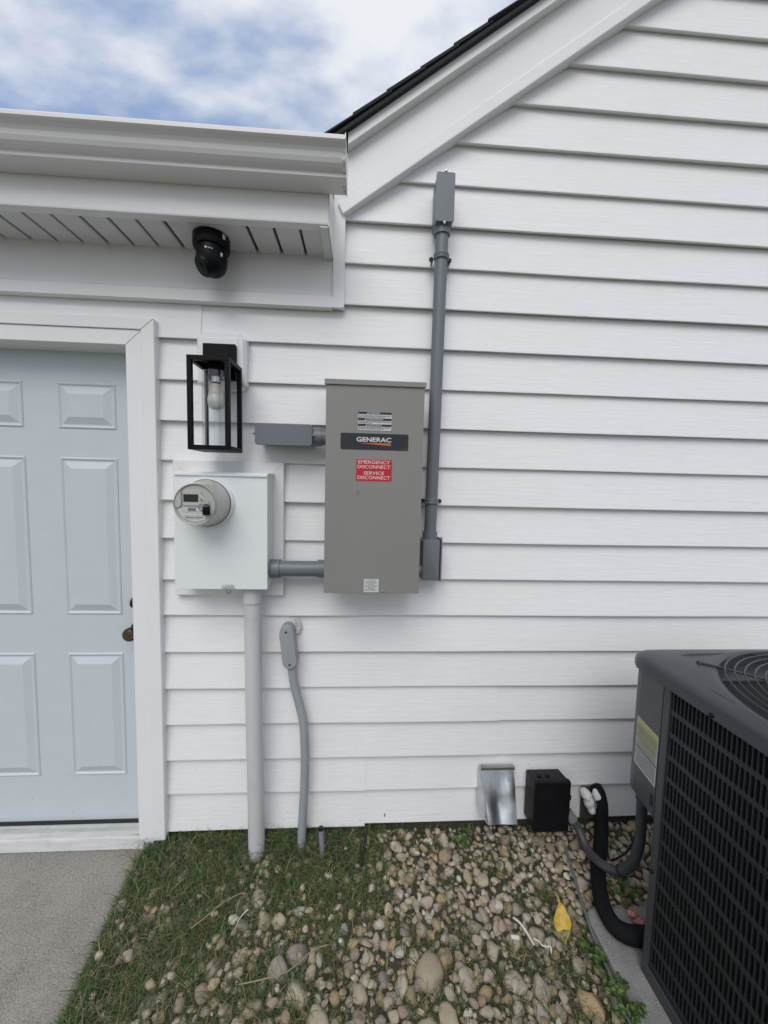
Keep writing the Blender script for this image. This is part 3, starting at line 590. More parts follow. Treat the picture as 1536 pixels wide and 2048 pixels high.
# ------------------------------------------------------------------ conduits
def screw(p, axis, parent, r=.0045): part('screw', B().lathe([(r, -.002), (r, .002), (r*.7, .0042), (r*.25, .0045), (r*.2, .003), (0, .003)], p, axis, 14), steel, parent)
c1 = thing('conduit_riser', 'tall gray plastic conduit right of the transfer switch up to the gable', 'conduit', (.275, -.042, 1.12))
cxp = .2755
part('pipe', B().tube([(.2715, -.046, 1.30), (.275, -.046, 1.8), (.2785, -.046, 2.425)], .0238, 24), pvc, c1)
lbp = [(-.0315, 0), (.0315, 0)]
lb = part('elbow_body', B().box((.2470, -.078, 2.445), (.3110, -.004, 2.607), .006).tube([(.2785, -.046, 2.445), (.2785, -.046, 2.420)], .0298, 24), pvc, c1)
part('elbow_cover', B().prism(rrect(.2452, .3128, 2.4455, 2.6125, .007), 1, -.0865, -.0785, .0018, 2, True), pvc, lb)
part('gasket', B().prism(rrect(.2465, .3115, 2.447, 2.611, .006), 1, -.0787, -.0765), blackp, lb)
for p in ((.279, -.0845, 2.6165), (.279, -.0845, 2.4420)):
    screw(p, (0, -1, 0), c1, .0050)
def strap(x, y, z, r, parent, ears=(-1, 1)):
    st = part('strap', B().tube([(x+(r+.002)*math.cos(a*math.pi/16+math.pi), y+(r+.002)*math.sin(a*math.pi/16+math.pi), z+.0065) for a in range(17)], .0042, 8).tube([(x+(r+.002)*math.cos(a*math.pi/16+math.pi), y+(r+.002)*math.sin(a*math.pi/16+math.pi), z-.0065) for a in range(17)], .0042, 8).tube([(x+(r+.0005)*math.cos(a*math.pi/16+math.pi), y+(r+.0005)*math.sin(a*math.pi/16+math.pi), z) for a in range(17)], .005, 8), pvc, parent)
    for e in ears:
        part('strap_ear', B().box((x+e*(r+.001)-.004, -.030, z-.0095), (x+e*(r+.012)+.004, -.004, z+.0095), .004), pvc, st)
        part('strap_screw', B().lathe([(.0085, 0), (.0085, .004), (.006, .0062), (.003, .006), (0, .003)], (x+e*(r+.0105), -.030, z), (0, -1, 0), 16), bronze, st)
strap(.2780, -.046, 2.342, .0238, c1); strap(.2725, -.046, 1.437, .0238, c1)
part('hub', B().tube([(.2712, -.046, 1.318), (.2710, -.046, 1.285)], .0285, 24), pvc, c1)
lb2 = part('corner_body', B().prism(rrect(.2400, .3065, 1.130, 1.290, .006), 1, -.080, -.006, .004, 2, True).tube([(.242, -.045, 1.165), (.208, -.045, 1.165)], .026, 20), pvc, c1)
part('side_cover', B().prism(rrect(-.083, -.004, 1.127, 1.293, .006), 0, .3085, .3145, .002, 1, True), pvc, lb2)
part('gasket', B().prism(rrect(-.081, -.006, 1.129, 1.291, .006), 0, .3063, .3087), blackp, lb2)
screw((.3115, -.078, 1.297), (0, -.3, 1), c1, .004)
c2 = thing('side_elbow_fitting', 'horizontal gray conduit body left of the transfer switch', 'conduit', (-.28, -.06, 1.63))
f2 = part('elbow_body', B().box((-.386, -.092, 1.636), (-.186, -.004, 1.706), .006).tube([(-.19, -.058, 1.669), (-.152, -.058, 1.669)], .0335, 24), pvc, c2)
part('elbow_cover', B().prism(rrect(-.3895, -.1835, 1.631, 1.7095, .011), 1, -.1005, -.0925, .0018, 2, True), pvc, f2)
part('gasket', B().prism(rrect(-.388, -.185, 1.6325, 1.708, .010), 1, -.0927, -.0905), blackp, f2)
part('coupling', B().tube([(-.158, -.058, 1.669), (-.122, -.058, 1.669)], .0305, 24), pvc, c2)
screw((-.3945, -.096, 1.671), (-.5, -1, 0), c2, .0050); screw((-.1800, -.094, 1.671), (.3, -1, 0), c2, .005)
part('mould_mark', B().lathe([(.0085, 0), (.0085, .0004), (.0075, .0006), (.0065, .0004), (.0065, 0)], (-.287, -.1005, 1.671), (0, -1, 0), 24), pvc, c2)
c3 = thing('connecting_pipe', 'short horizontal gray pipe joining the meter box and transfer switch', 'pipe', (-.24, -.07, 1.14))
part('pipe', B().tube([(-.32, -.070, 1.1695), (-.125, -.070, 1.1705)], .0300, 28), pvc, c3)
part('coupling', B().tube([(-.3385, -.070, 1.1695), (-.303, -.070, 1.1695)], .0350, 28), pvc, c3)
part('coupling', B().tube([(-.162, -.070, 1.1705), (-.1235, -.070, 1.1705)], .0345, 28), pvc, c3)
c4 = thing('service_riser_pipe', 'thick weathered pale gray pipe from meter box into the grass', 'pipe', (-.40, -.06, 0))
part('pipe', B().tube([(-.4075, -.066, 1.11), (-.4060, -.066, .85), (-.402, -.066, .5), (-.3965, -.066, .2), (-.394, -.066, -.05)], .0318, 28), pvcl, c4)
part('coupling', B().tube([(-.4075, -.066, 1.108), (-.4072, -.066, 1.039)], .0365, 28), pvcl, c4)
c5 = thing('bent_conduit', 'thin bent weathered gray conduit with oval cover on siding', 'conduit', (-.22, -.04, 0))
pa = [(-.2665, -.036, .80), (-.263, -.037, .768), (-.252, -.038, .687), (-.231, -.039, .606), (-.2145, -.040, .524), (-.2085, -.041, .40), (-.209, -.042, .275), (-.214, -.044, .148), (-.2195, -.045, .02), (-.220, -.045, -.05)]
part('pipe', B().tube(smooth_path(pa, 5), .0172, 20), pvcm, c5)
Mt = Matrix.Translation((-.2745, -.037, .852)) @ Matrix.Rotation(R_(-6.5), 4, 'Y')
def oval(wd, h, n=10):
    return [(wd*math.cos(math.pi*k/n), h-wd+wd*math.sin(math.pi*k/n)) for k in range(n+1)]+[(-wd*math.cos(math.pi*k/n), -h+wd-wd*math.sin(math.pi*k/n)) for k in range(n+1)]
def xf(b, M): b.v = [tuple(M @ Vector(v)) for v in b.v]; return b
ob = part('elbow_body', xf(B().prism(oval(.0265, .090), 1, -.020, .030, .003, 1, True), Mt), pvcm, c5)
part('oval_cover', xf(B().prism(oval(.0275, .083), 1, -.0275, -.0205, .0025, 2, True), Mt), pvcm, ob, label='darker gray oval cover')
for dz in (.066, -.066): part('screw', xf(B().lathe([(.0042, 0), (.0042, .0012), (.002, .0006), (0, .0004)], (0, -.0275, dz), (0, -1, 0), 14), Mt), bronze, ob)
b = B()
for i in range(12):
    a = R_(-35+i*9); b.lathe([(0, .007), (.006, .0055), (.006+.003*rnd.random(), 0)], (-.2665+.026*math.cos(a)+rnd.uniform(-.003, .003), -.002, .915+.038*math.sin(a)), (rnd.uniform(-.3, .3), -1, rnd.uniform(-.3, .3)), 8)
part('sealant', b, litter, c5)
c6 = thing('pipe_stub', 'short capped gray pipe stub sticking out of the grass', 'pipe', (-.133, -.07, 0))
part('pipe', B().tube([(-.138, -.068, .102), (-.133, -.072, .04), (-.130, -.075, -.03)], .0112, 16), mat('purple_gray_pvc', (.23, .23, .26), .5, var=.08, vscale=20), c6)
part('tape', B().tube([(-.1383, -.0678, .1045), (-.1378, -.0682, .0985)], [.0112, .0122], 12).tube([(-.145, -.07, .104), (-.136, -.078, .110), (-.130, -.07, .105)], .0025, 6), bronze, c6)

# ------------------------------------------------------------------ dryer vent, disconnect box
dv = thing('dryer_vent', 'dented shiny galvanised vent hood low on the siding', 'vent', (.6, 0, .12))
b = B()
n_ = 8
def hood(u_, v_):
    x = (.532+.136*u_)*(1-v_)+(.5385+.1215*u_)*v_
    y = -.022-.082*v_; z = .305-.176*v_
    d = .012*math.exp(-((u_-.42)**2+(v_-.72)**2)/.05) - .010*math.exp(-((u_-.86)**2+(v_-.35)**2)/.02)-.008*math.exp(-((u_-.15)**2+(v_-.8)**2)/.02)
    return (x, y+d, z)
b.add([hood(i/n_, j/n_) for j in range(n_+1) for i in range(n_+1)], [(j*(n_+1)+i, j*(n_+1)+i+1, (j+1)*(n_+1)+i+1, (j+1)*(n_+1)+i) for j in range(n_) for i in range(n_)], True)
part('hood', b, galv, dv)
b = B().box((.526, -.024, .300), (.673, -.002, .3125), .001); part('top_flange', b, galv, dv)
for xx, x2, xw in ((.532, .5385, .521), (.668, .66, .674)):
    part('side_cheek', B().add([(xx, -.022, .305), (x2, -.104, .129), (xw, -.045, .135), (xw, -.004, .160), (xw+.002*(1 if xw < .6 else -1), -.002, .305)], [(0, 1, 2, 3, 4)]), galv, dv)
part('flapper', B().add([(.540, -.010, .20), (.66, -.010, .20), (.655, -.075, .135), (.545, -.075, .135)], [(0, 1, 2, 3)]), galv, dv)
db = thing('disconnect_box', 'black plastic electrical disconnect box low on the wall beside the vent', 'electrical box', (.8, 0, .09))
part('back_box', B().prism([(-.004, .085), (-.080, .085), (-.080, .300), (-.004, .286)], 0, .7315, .874, .003, 2), boxblk, db)
lid = part('lid', B().box((.7275, -.102, .0865), (.8785, -.078, .3045), .006), boxblk, db)
for x in (.765, .800): part('hinge', B().lathe([(.009, -.004), (.009, .004), (.006, .006), (0, .006)], (x, -.055, .296), (0, 0, 1), 14), boxblk, lid)
part('hasp', B().box((.8745, -.098, .222), (.884, -.088, .242), .002), boxblk, db)

# ------------------------------------------------------------------ opening, lines and whip
op = thing('line_entry', 'square wall opening stuffed with white foam for refrigerant lines', 'wall opening', (1.02, 0, .1))
part('back_plate', B().box((.985, -.0035, .052), (1.075, -.0015, .2005)), found, op)
b = B()
rng = random.Random(5)
def blob(b, c, r, seed, sub=2):
    bm = bmesh.new(); bmesh.ops.create_icosphere(bm, subdivisions=sub, radius=1)
    for v in bm.verts:
        k = 1+.28*mnoise.noise(v.co*1.6+Vector((seed, 0, 0))); v.co = Vector((c[0]+v.co.x*r[0]*k, c[1]+v.co.y*r[1]*k, c[2]+v.co.z*r[2]*k))
    b.bm(bm, True)
blob(b, (.990, -.030, .187), (.022, .028, .020), 1); blob(b, (1.000, -.040, .160), (.020, .024, .030), 2); blob(b, (1.008, -.046, .135), (.018, .020, .020), 3); blob(b, (1.034, -.034, .180), (.017, .025, .028), 4); blob(b, (1.040, -.040, .162), (.014, .02, .018), 6)
part('foam_filling', b, foam, op)
ls = smooth_path([(1.052, .0, .190), (1.050, -.030, .182), (1.043, -.058, .14), (1.030, -.085, .07), (1.005, -.125, .045), (.965, -.175, .036), (.925, -.235, .036), (.890, -.30, .044), (.866, -.365, .052), (.868, -.415, .055), (.90, -.440, .055), (.96, -.448, .056)], 7)
b = B().tube(ls, [.027+.0014*mnoise.noise(Vector((i*.3, 0, 2))) for i in range(len(ls))], 18)
single('refrigerant_line', b, insul, 'thick black foam insulated refrigerant line curving to the AC unit', 'pipe')
wp = smooth_path([(.8745, -.075, .160), (.889, -.085, .146), (.918, -.11, .102), (.926, -.16, .069), (.935, -.235, .084), (.963, -.285, .109), (.980, -.325, .179), (.982, -.350, .277), (.967, -.368, .406), (.960, -.375, .449), (.960, -.380, .52)], 7)
wh = thing('flexible_conduit', 'dark gray flexible conduit looping from black box to AC unit', 'conduit', (.95, -.2, .01))
part('whip', B().tube(wp, .0165, 16), whipm, wh)
part('connector', B().tube([wp[3], wp[10]], .0205, 16), mat('gray_connector', (.16, .16, .155), .45), wh)
part('tie', B().tube([wp[36], wp[37]], .0185, 14), rubber, wh)
part('connector', B().tube([wp[-6], wp[-4]], .021, 16), whipm, wh)
single('thin_gray_wire', B().tube(smooth_path([(1.010, -.045, .195), (1.018, -.055, .165), (1.028, -.075, .10), (1.035, -.12, .045), (1.034, -.15, .01)], 6), .0032, 8), wirem, 'thin pale gray wire hanging from the foam filled opening', 'wire')
single('thin_black_cable', B().tube(smooth_path([(.965, -.34, .46), (.972, -.345, .40), (1.005, -.30, .26), (1.03, -.24, .14), (1.035, -.19, .06), (1.02, -.16, .015), (1.0, -.13, .0)], 6), .0034, 8), rubber, 'thin black cable dangling beside the flexible conduit', 'cable')
single('drain_tube', B().tube(smooth_path([(.870, -.10, .02), (.858, -.16, .018), (.842, -.22, .017), (.826, -.28, .018), (.812, -.34, .021), (.800, -.40, .019), (.795, -.47, .015), (.79, -.55, .008), (.78, -.66, .0)], 5), .0052, 10), mat('gray_green_tube', (.14, .155, .145), .6, var=.1, vscale=30), 'thin gray tube along the edge of the AC pad', 'tube')

# ------------------------------------------------------------------ air conditioner
ac = thing('air_conditioner', 'dark charcoal air conditioner condenser with louvered sides on pad', 'air conditioner', (1.32, -.77, .02))
AX0, AX1, AY0, AY1, AZ0, AZ1 = .895, 1.745, -1.195, -.345, .055, .948
part('base_pan', B().prism([(AX0-.004, AY0-.004), (AX1+.004, AY0-.004), (AX1+.004, AY1), (1.06, AY1), (AX0-.004, -.505)], 2, .0205, .058, .006, 2, True), acm, ac)
part('coil', B().box((AX0+.026, AY0+.026, .06), (AX1-.02, -.515, .945)), acdark, ac)
part('control_cover', B().prism([(.8955, -.4985), (.9135, -.385), (.9190, -.365), (.931, -.349), (.955, -.343), (1.74, -.343), (1.74, -.4985)], 2, .5155, .946, .0025, 2), acm, ac)
part('service_panel', B().prism([(.937, -.513), (1.02, -.400), (1.06, -.365), (1.735, -.358), (1.735, -.513)], 2, .058, .5135), acdark, ac)
part('corner_post', B().box((AX0, -.5255, AZ0), (AX0+.03, -.5015, AZ1), .002), acm, ac)
part('corner_post', B().box((AX0, AY0, AZ0), (AX0+.035, AY0+.035, AZ1), .004), acm, ac)
part('corner_post', B().box((AX1-.035, AY0, AZ0), (AX1, AY0+.035, AZ1), .004), acm, ac)
part('right_panel', B().box((AX1-.012, AY0+.036, AZ0), (AX1-.002, AY1-.02, AZ1)), acm, ac)
# louvers
ribb = B(); LZ0, LZ1 = AZ0+.004, AZ1-.012; st_ = []
zb = AZ1-.012; hbar = .0065; rad = .0042
zrows = []
while zb > AZ0: zrows.append(zb); zb -= .0662
zrows = zrows[::-1]
for i_, zc in enumerate(zrows):
    for dz_ in (-hbar-rad, -hbar-rad*.45, -hbar-rad*.12, -hbar, hbar, hbar+rad*.12, hbar+rad*.45, hbar+rad):
        d_ = (abs(dz_)-hbar)/rad; wv = .0021+ .0040*(1-math.sqrt(max(0, 1-(1-d_)**2)))
        st_.append((zc+dz_, wv))
vs = []
for (z, wv) in st_: vs += [(.0058, -wv, z), (.0004, -wv*.96, z), (-.0006, -wv*.6, z), (-.0006, wv*.6, z), (.0004, wv*.96, z), (.0058, wv, z)]
ribb.add(vs, [(i*6+j, i*6+j+1, (i+1)*6+j+1, (i+1)*6+j) for i in range(len(st_)-1) for j in range(5)])
rme = None
yy = -.5325
while yy > AY0+.04:
    bb = B(); bb.v = [(AX0+.0035+v[0], yy+v[1], v[2]) for v in ribb.v]; bb.f = ribb.f; bb.sm = ribb.sm
    if rme is None:
        o = part('louver_slat', bb, acslat, ac); rme = o; ry = yy
    else:
        o = rme.copy(); COL.objects.link(o); o.parent = ac; o.location = (0, yy-ry, 0)
    yy -= .01235
xx = AX0+.042; rmf = None
while xx < AX1-.04:
    bb = B(); bb.v = [(xx+v[1], AY0+.0035+v[0], v[2]) for v in ribb.v]; bb.f = ribb.f; bb.sm = ribb.sm
    if rmf is None: o = part('louver_slat', bb, acslat, ac); rmf = o; rx = xx
    else:
        o = rmf.copy(); COL.objects.link(o); o.parent = ac; o.location = (xx-rx, 0, 0)
    xx += .01235
zb = AZ1-.012; first = True
nrow = 0
while zb > AZ0:
    hb = .0125 if not first else .016
    part('louver_bar', B().box((AX0+.0026, AY0+.03, zb-hb/2), (AX0+.0085, -.522, zb+hb/2), .001, 1), acslat, ac)
    part('louver_bar', B().box((AX0+.03, AY0+.0026, zb-hb/2), (AX1-.03, AY0+.0085, zb+hb/2), .001, 1), acslat, ac)
    first = False; zb -= .0662
# top cover with fan opening
FC = (1.32, -.77); FRr = .374
def outl(ins, n=96):
    x0, x1, y0, y1, rr = AX0-.008+ins, AX1+.008-ins, AY0-.008+ins, AY1+.010-ins, .075-ins*.5
    out = []
    for k in range(n):
        a = 2*math.pi*k/n; d = Vector((math.cos(a), math.sin(a))); lo, hi = 0, 1.2
        for _ in range(30):
            m = (lo+hi)/2; p = Vector(FC)+d*m
            qx = max(abs(p.x-(x0+x1)/2)-(x1-x0)/2+rr, 0); qy = max(abs(p.y-(y0+y1)/2)-(y1-y0)/2+rr, 0)
            ins_ = math.hypot(qx, qy) <= rr and abs(p.x-(x0+x1)/2) <= (x1-x0)/2 and abs(p.y-(y0+y1)/2) <= (y1-y0)/2
            if ins_: lo = m
            else: hi = m
        out.append(Vector(FC)+d*lo)
    return out
NS = 96; rings = []
for ins, z in ((.003, .934), (0, .936), (.0, .952), (.0015, .960), (.006, .969), (.014, .9745), (.026, .977)): rings.append([(p.x, p.y, z) for p in outl(ins)])
for r, z in ((FRr+.022, .983), (FRr+.012, .9845), (FRr+.004, .982), (FRr, .974), (FRr-.002, .950), (FRr-.002, .86)): rings.append([(FC[0]+r*math.cos(2*math.pi*k/NS), FC[1]+r*math.sin(2*math.pi*k/NS), z) for k in range(NS)])
b = B(); b.add([p for r in rings for p in r], [(i*NS+k, i*NS+(k+1) % NS, (i+1)*NS+(k+1) % NS, (i+1)*NS+k) for i in range(len(rings)-1) for k in range(NS)], True)
top = part('top_cover', b, acm, ac)
# raised ribs and dimple on the top
part('pressed_rib', B().tube([(1.03, -.402, .9765), (1.06, -.398, .9795), (1.6, -.398, .9795), (1.62, -.402, .9765)], .0045, 8), acm, top)
part('pressed_rib', B().tube([(.936, -.60, .9765), (.934, -.64, .9785), (.934, -1.0, .9785), (.936, -1.04, .9765)], .0045, 8), acm, top)
fg = part('fan_guard', B().lathe([(0, .002), (.06, .002), (.062, 0), (.062, -.002)], (FC[0], FC[1], .990), (0, 0, 1), 32), wire, ac)
r = .088; i = 0
while r < FRr+.010:
    zg = .991-.000*i
    part('guard_ring', B().tube([(FC[0]+r*math.cos(2*math.pi*k/64), FC[1]+r*math.sin(2*math.pi*k/64), zg) for k in range(65)], .0022, 6, False), wire, fg)
    r += .0212; i += 1
for k in range(4):
    a = R_(133+90*k); d = Vector((math.cos(a), math.sin(a), 0)); q = Vector((FC[0], FC[1], .9865))
    part('guard_spoke', B().tube([q+d*.05, q+d*(FRr+.0), q+d*(FRr+.045)+Vector((0, 0, -.003))], .0036, 8), wire, fg)
    part('guard_bolt', B().lathe([(.009, -.008), (.009, 0), (.006, .005), (0, .006)], q+d*(FRr+.046)+Vector((0, 0, -.002)), (0, 0, 1), 14), wire, fg)
fn = part('fan', B().lathe([(0, .06), (.07, .06), (.075, .05), (.075, -.05)], (FC[0], FC[1], .84), (0, 0, 1), 28), fanm, ac)
for k in range(3):
    a0 = R_(25+120*k); vs = []
    for i in range(7):
        for j in range(5):
            rr_ = .06+.28*i/6; aa = a0+(j/4-.5)*R_(70)*(.75+.25*i/6); vs.append((FC[0]+rr_*math.cos(aa), FC[1]+rr_*math.sin(aa), .885+(j/4-.5)*.075))
    part('fan_blade', B().add(vs, [(i*5+j, i*5+j+1, (i+1)*5+j+1, (i+1)*5+j) for i in range(6) for j in range(4)], True), fanm, fn)
part('inner_floor', B().box((AX0+.05, AY0+.05, .80), (AX1-.05, AY1-.05, .805)), acdark, ac)
for p, axv in (((.8945, -.5135, .938), (-1, 0, 0)), ((.8865, -.66, .944), (-1, 0, 0)), ((.8865, -.90, .944), (-1, 0, 0)), ((.8945, -.5135, .36), (-1, 0, 0))):
    part('screw', B().lathe([(.0062, -.002), (.0062, .002), (.004, .005), (0, .0055)], p, axv, 12), blackp, ac)
part('hook_slot', B().box((.8962, -.5005, .545), (.8990, -.478, .580), .001), acdark, ac)
# warning label with stripes on the control cover
def cover_pt(t, z, off=.0015):
    a, c = Vector((.8955, -.4985)), Vector((.9135, -.385)); d = (c-a); nrm = Vector((-d.y, d.x)).normalized(); p = a+d*t+nrm*off
    return (p.x, p.y, z)
def strip_(name, t0, t1, z0, z1, m, parent, off=.0015):
    # thin slab on the slanted cover
    o_ = [cover_pt(t0, z0, off), cover_pt(t1, z0, off), cover_pt(t1, z1, off), cover_pt(t0, z1, off)]; i_ = [cover_pt(t0, z0, off-.0008), cover_pt(t1, z0, off-.0008), cover_pt(t1, z1, off-.0008), cover_pt(t0, z1, off-.0008)]
    return part(name, B().add(o_+i_, [(0, 1, 2, 3), (4, 7, 6, 5), (0, 4, 5, 1), (1, 5, 6, 2), (2, 6, 7, 3), (3, 7, 4, 0)]), m, parent)
al = strip_('warning_label', .03, 1.0, .612, .769, mat('aged_white_label', (.47, .48, .46), .45, var=.08, vscale=90), ac, .0012)
ylab = mat('faded_yellow_label', (.42, .40, .09), .45, var=.1, vscale=60)
for z0, z1 in ((.753, .767), (.7285, .7425), (.7040, .7175)): strip_('yellow_band', .05, .98, z0, z1, ylab, al, .0020)
strip_('dark_rule', .04, .98, .6720, .6765, mat('navy_print', (.03, .05, .08), .4), al, .0020)
b = B()
zz_ = .750
while zz_ > .618:
    if not (.668 < zz_ < .679):
        t0 = .06
        while t0 < .94:
            t1 = t0+rnd.uniform(.015, .06); q = [cover_pt(t0, zz_, .0024), cover_pt(min(t1, .95), zz_, .0024), cover_pt(min(t1, .95), zz_+.0016, .0024), cover_pt(t0, zz_+.0016, .0024)]
            b.add(q, [(0, 1, 2, 3)]); t0 = t1+rnd.uniform(.008, .02)
    zz_ -= .0032
part('printed_lines', b, mat('faded_print', (.20, .20, .20), .5), al)
part('data_plate', B().box((-.0008, -.035, .345), (.0008, .035, .435), 0, M=Matrix.Translation((.9620, -.4815, 0)) @ Matrix.Rotation(R_(-36.3), 4, 'Z')), mat('dull_data_plate', (.22, .23, .23), .4, var=.3, vscale=120), ac)

# ------------------------------------------------------------------ litter, weeds
b = B()
C0 = Vector((.712, -.372, .024)); ux = Vector((1.15, -.12, .03)); uy = Vector((.10, .62, .55)).normalized()
half = [(-.052, 0.0), (-.040, .006), (-.030, .012), (-.020, .0175), (-.012, .0225), (-.004, .025), (.004, .0255), (.012, .024), (.020, .0185), (.030, .013), (.039, .0085), (.048, .0045), (.060, .001)]
def lp(s_, wv):
    q = C0+uy*s_+ux*wv; nz = mnoise.noise(q*55)
    return q+Vector((.003*mnoise.noise(q*70+Vector((9, 0, 0))), -.007*nz, .007*nz+.004*math.sin(wv*120)))
vs = []; fs = []
hh = [h for h in half if h[0] >= -.021]
for i, (s_, wv) in enumerate(hh):
    vs += [lp(s_, -wv), lp(s_, -wv*.5), lp(s_, 0)+Vector((0, 0, .004)), lp(s_, wv*.5), lp(s_, wv)]
for i in range(len(hh)-1): fs += [(i*5+j, i*5+j+1, i*5+j+6, i*5+j+5) for j in range(4)]
yf = thing('yellow_scrap', 'yellow pointed plastic scrap lying on the stones near the pad', 'litter', (.712, -.372, 0))
part('flap', B().add(vs, fs, True), yellow, yf)
lo_ = [h for h in half if h[0] <= -.019]
b = B().tube([lp(s_, -wv) for s_, wv in lo_[::-1]]+[lp(s_, wv) for s_, wv in lo_], .0018, 6).tube([lp(.058, 0), lp(.066, -.003), lp(.070, -.006)], .0026, 6); part('rim', b, yellow, yf)
vs = []; fs = []
for s_, wv in lo_: vs += [lp(s_, -wv), lp(s_, wv)]
for i in range(len(lo_)-1): fs.append((i*2, i*2+1, i*2+3, i*2+2))
part('clear_window', B().add(vs, fs), film, yf)
b = B()
for i in range(9):
    t = i/8; blob(b, (.952+.036*t, -.378-.055*t, .050-.012*t+.008*math.sin(i*2.2)), (.015, .014, .012), 20+i, 1)
single('pink_rag', b, pink, 'crumpled pink rag on the pad beside the AC unit', 'rag')
single('white_plastic_strip', B().tube(smooth_path([(.540, -.372, .050), (.556, -.392, .052), (.570, -.420, .047), (.578, -.447, .044)], 5), [.0034]*16, 8), litter, 'long curved white plastic strip lying on the stones', 'litter')
single('white_zip_tie', B().tube(smooth_path([(.583, -.430, .046), (.597, -.440, .047), (.606, -.452, .046), (.628, -.455, .046), (.624, -.468, .042)], 5), .0024, 8), litter, 'kinked white zip tie among the stones', 'litter')
single('white_paper_scrap', B().box((-.013, -.005, -.001), (.013, .005, .001), 0, M=Matrix.Translation((.523, -.430, .052)) @ Matrix.Rotation(R_(-8), 4, 'Z') @ Matrix.Rotation(R_(25), 4, 'X')), litter, 'small bright white rectangular scrap among the stones', 'litter')
single('white_curl_scrap', B().tube(smooth_path([(-.387, -.357, .035), (-.378, -.338, .046), (-.366, -.322, .05), (-.357, -.314, .05)], 5), [.0007+.00012*i for i in range(16)], 6), litter, 'thin white curled scrap on the grass', 'litter')
single('dry_stalk', B().tube(smooth_path([(-.53, -.35, .035), (-.49, -.325, .045), (-.45, -.29, .05), (-.40, -.26, .048), (-.385, -.258, .045)], 5), .0016, 6), twigm, 'long pale dry grass stalk on the green grass', 'grass stalk')
single('bent_stalk', B().tube(smooth_path([(-.33, -.50, .035), (-.26, -.50, .048), (-.19, -.485, .05), (-.12, -.44, .055), (-.08, -.425, .05)], 5), .0017, 6), twigm, 'long pale dry stalk lying across large stones at bottom', 'grass stalk')
single('dark_stick', B().tube(smooth_path([(.052, -.02, .06), (.046, -.06, .045), (.036, -.11, .032), (.028, -.155, .026)], 5), [.003+.0002*i for i in range(16)], 8), mat('dark_bark', (.012, .011, .010), .8), 'dark stick leaning from the wall onto the stones', 'stick')
single('siding_mark', B().add([(.123, -.0016, .083), (.1255, -.0016, .083), (.1265, -.0016, .096), (.1245, -.0016, .099), (.122, -.0016, .092)], [(0, 1, 2, 3, 4)]), blk_print, 'small dark scuff near the bottom edge of the siding', 'scuff')
def weed(loc, n, h, sp, label, seed, leaf=.022):
    rr_ = random.Random(seed); t = thing('weed', label, 'weed', loc, 'leafy weeds among the stones')
    lv = B(); st = B(); base = Vector(loc)
    for i in range(n):
        a = rr_.uniform(0, 6.28); d = Vector((math.cos(a), math.sin(a), 0)); rad = sp*math.sqrt(rr_.random()); hz = h*rr_.uniform(.45, 1)*(1-.4*rad/sp)
        tip = base+d*rad+Vector((0, 0, hz)); st.tube([base+d*rad*.2, base+d*rad*.6+Vector((0, 0, hz*.7)), tip], .0009, 5)
        for q in range(3):
            a2 = a+(q-1)*1.0+rr_.uniform(-.3, .3); f = Vector((math.cos(a2), math.sin(a2), rr_.uniform(-.5, .25))).normalized(); sd_ = f.cross(Vector((0, 0, 1))).normalized(); nn_ = sd_.cross(f)
            l = leaf*rr_.uniform(.7, 1.2); wv = l*.36
            lv.add([tip, tip+f*l*.3+sd_*wv*.8+nn_*.002, tip+f*l*.62+sd_*wv-nn_*.001, tip+f*l-nn_*.004, tip+f*l*.62-sd_*wv-nn_*.001, tip+f*l*.3-sd_*wv*.8+nn_*.002, tip+f*l*.5-nn_*.004], [(0, 1, 6), (1, 2, 6), (2, 3, 6), (3, 4, 6), (4, 5, 6), (5, 0, 6)], False)
    part('leaves', lv, weedm, t); part('stems', st, weedm, t)
weed((.447, -.060, .01), 13, .060, .028, 'small leafy green weed at the wall left of the vent', 1)
weed((.765, -.450, .01), 8, .040, .024, 'small green weed near the pad edge below the yellow scrap', 2)
weed((.792, -.580, .01), 20, .050, .040, 'bright green weed clump against the pad at bottom right', 3, .020)
weed((.995, -.290, .005), 18, .05, .055, 'dark green weed patch behind the pad between the lines', 4, .018)
weed((.785, -.515, .01), 5, .03, .03, 'tiny green weed between two weeds along the pad edge', 5, .015)

# ------------------------------------------------------------------ stones
def sstep(a, b_, v):
    t = max(0, min(1, (v-a)/(b_-a))); return t*t*(3-2*t)
def grass_density(x, y):
    n = mnoise.noise(Vector((x*3.8+3, y*3.8, 1.7)))*.55+mnoise.noise(Vector((x*9.5, y*9.5, 5)))*.40
    e = slab_edge(y)
    d = .84*(1-sstep(.25, .95, x-e))                      # strip along the walkway
    if y > -.36: d = max(d, (1-sstep(-.02, .26, x))*sstep(-.36, -.20, y)*.98)
    d = max(d, .40*(1-sstep(.70, .82, x)))
    d = d + n*(.95 if d < .5 else .85)
    return max(0, min(1, d))
def forbidden(x, y, r):
    if x - r*.6 < slab_edge(y): return True
    if y + r*.8 > .025: return True
    if x + r*.4 > .805 and y < -.318: return True
    if x > 1.5: return True
    for (px, py, pr2) in ((-.394, -.066, .034), (-.22, -.045, .02), (-.131, -.074, .014)):
        if (x-px)**2+(y-py)**2 < (pr2+r*.8)**2: return True
    return False
srng = random.Random(21)
protos = []
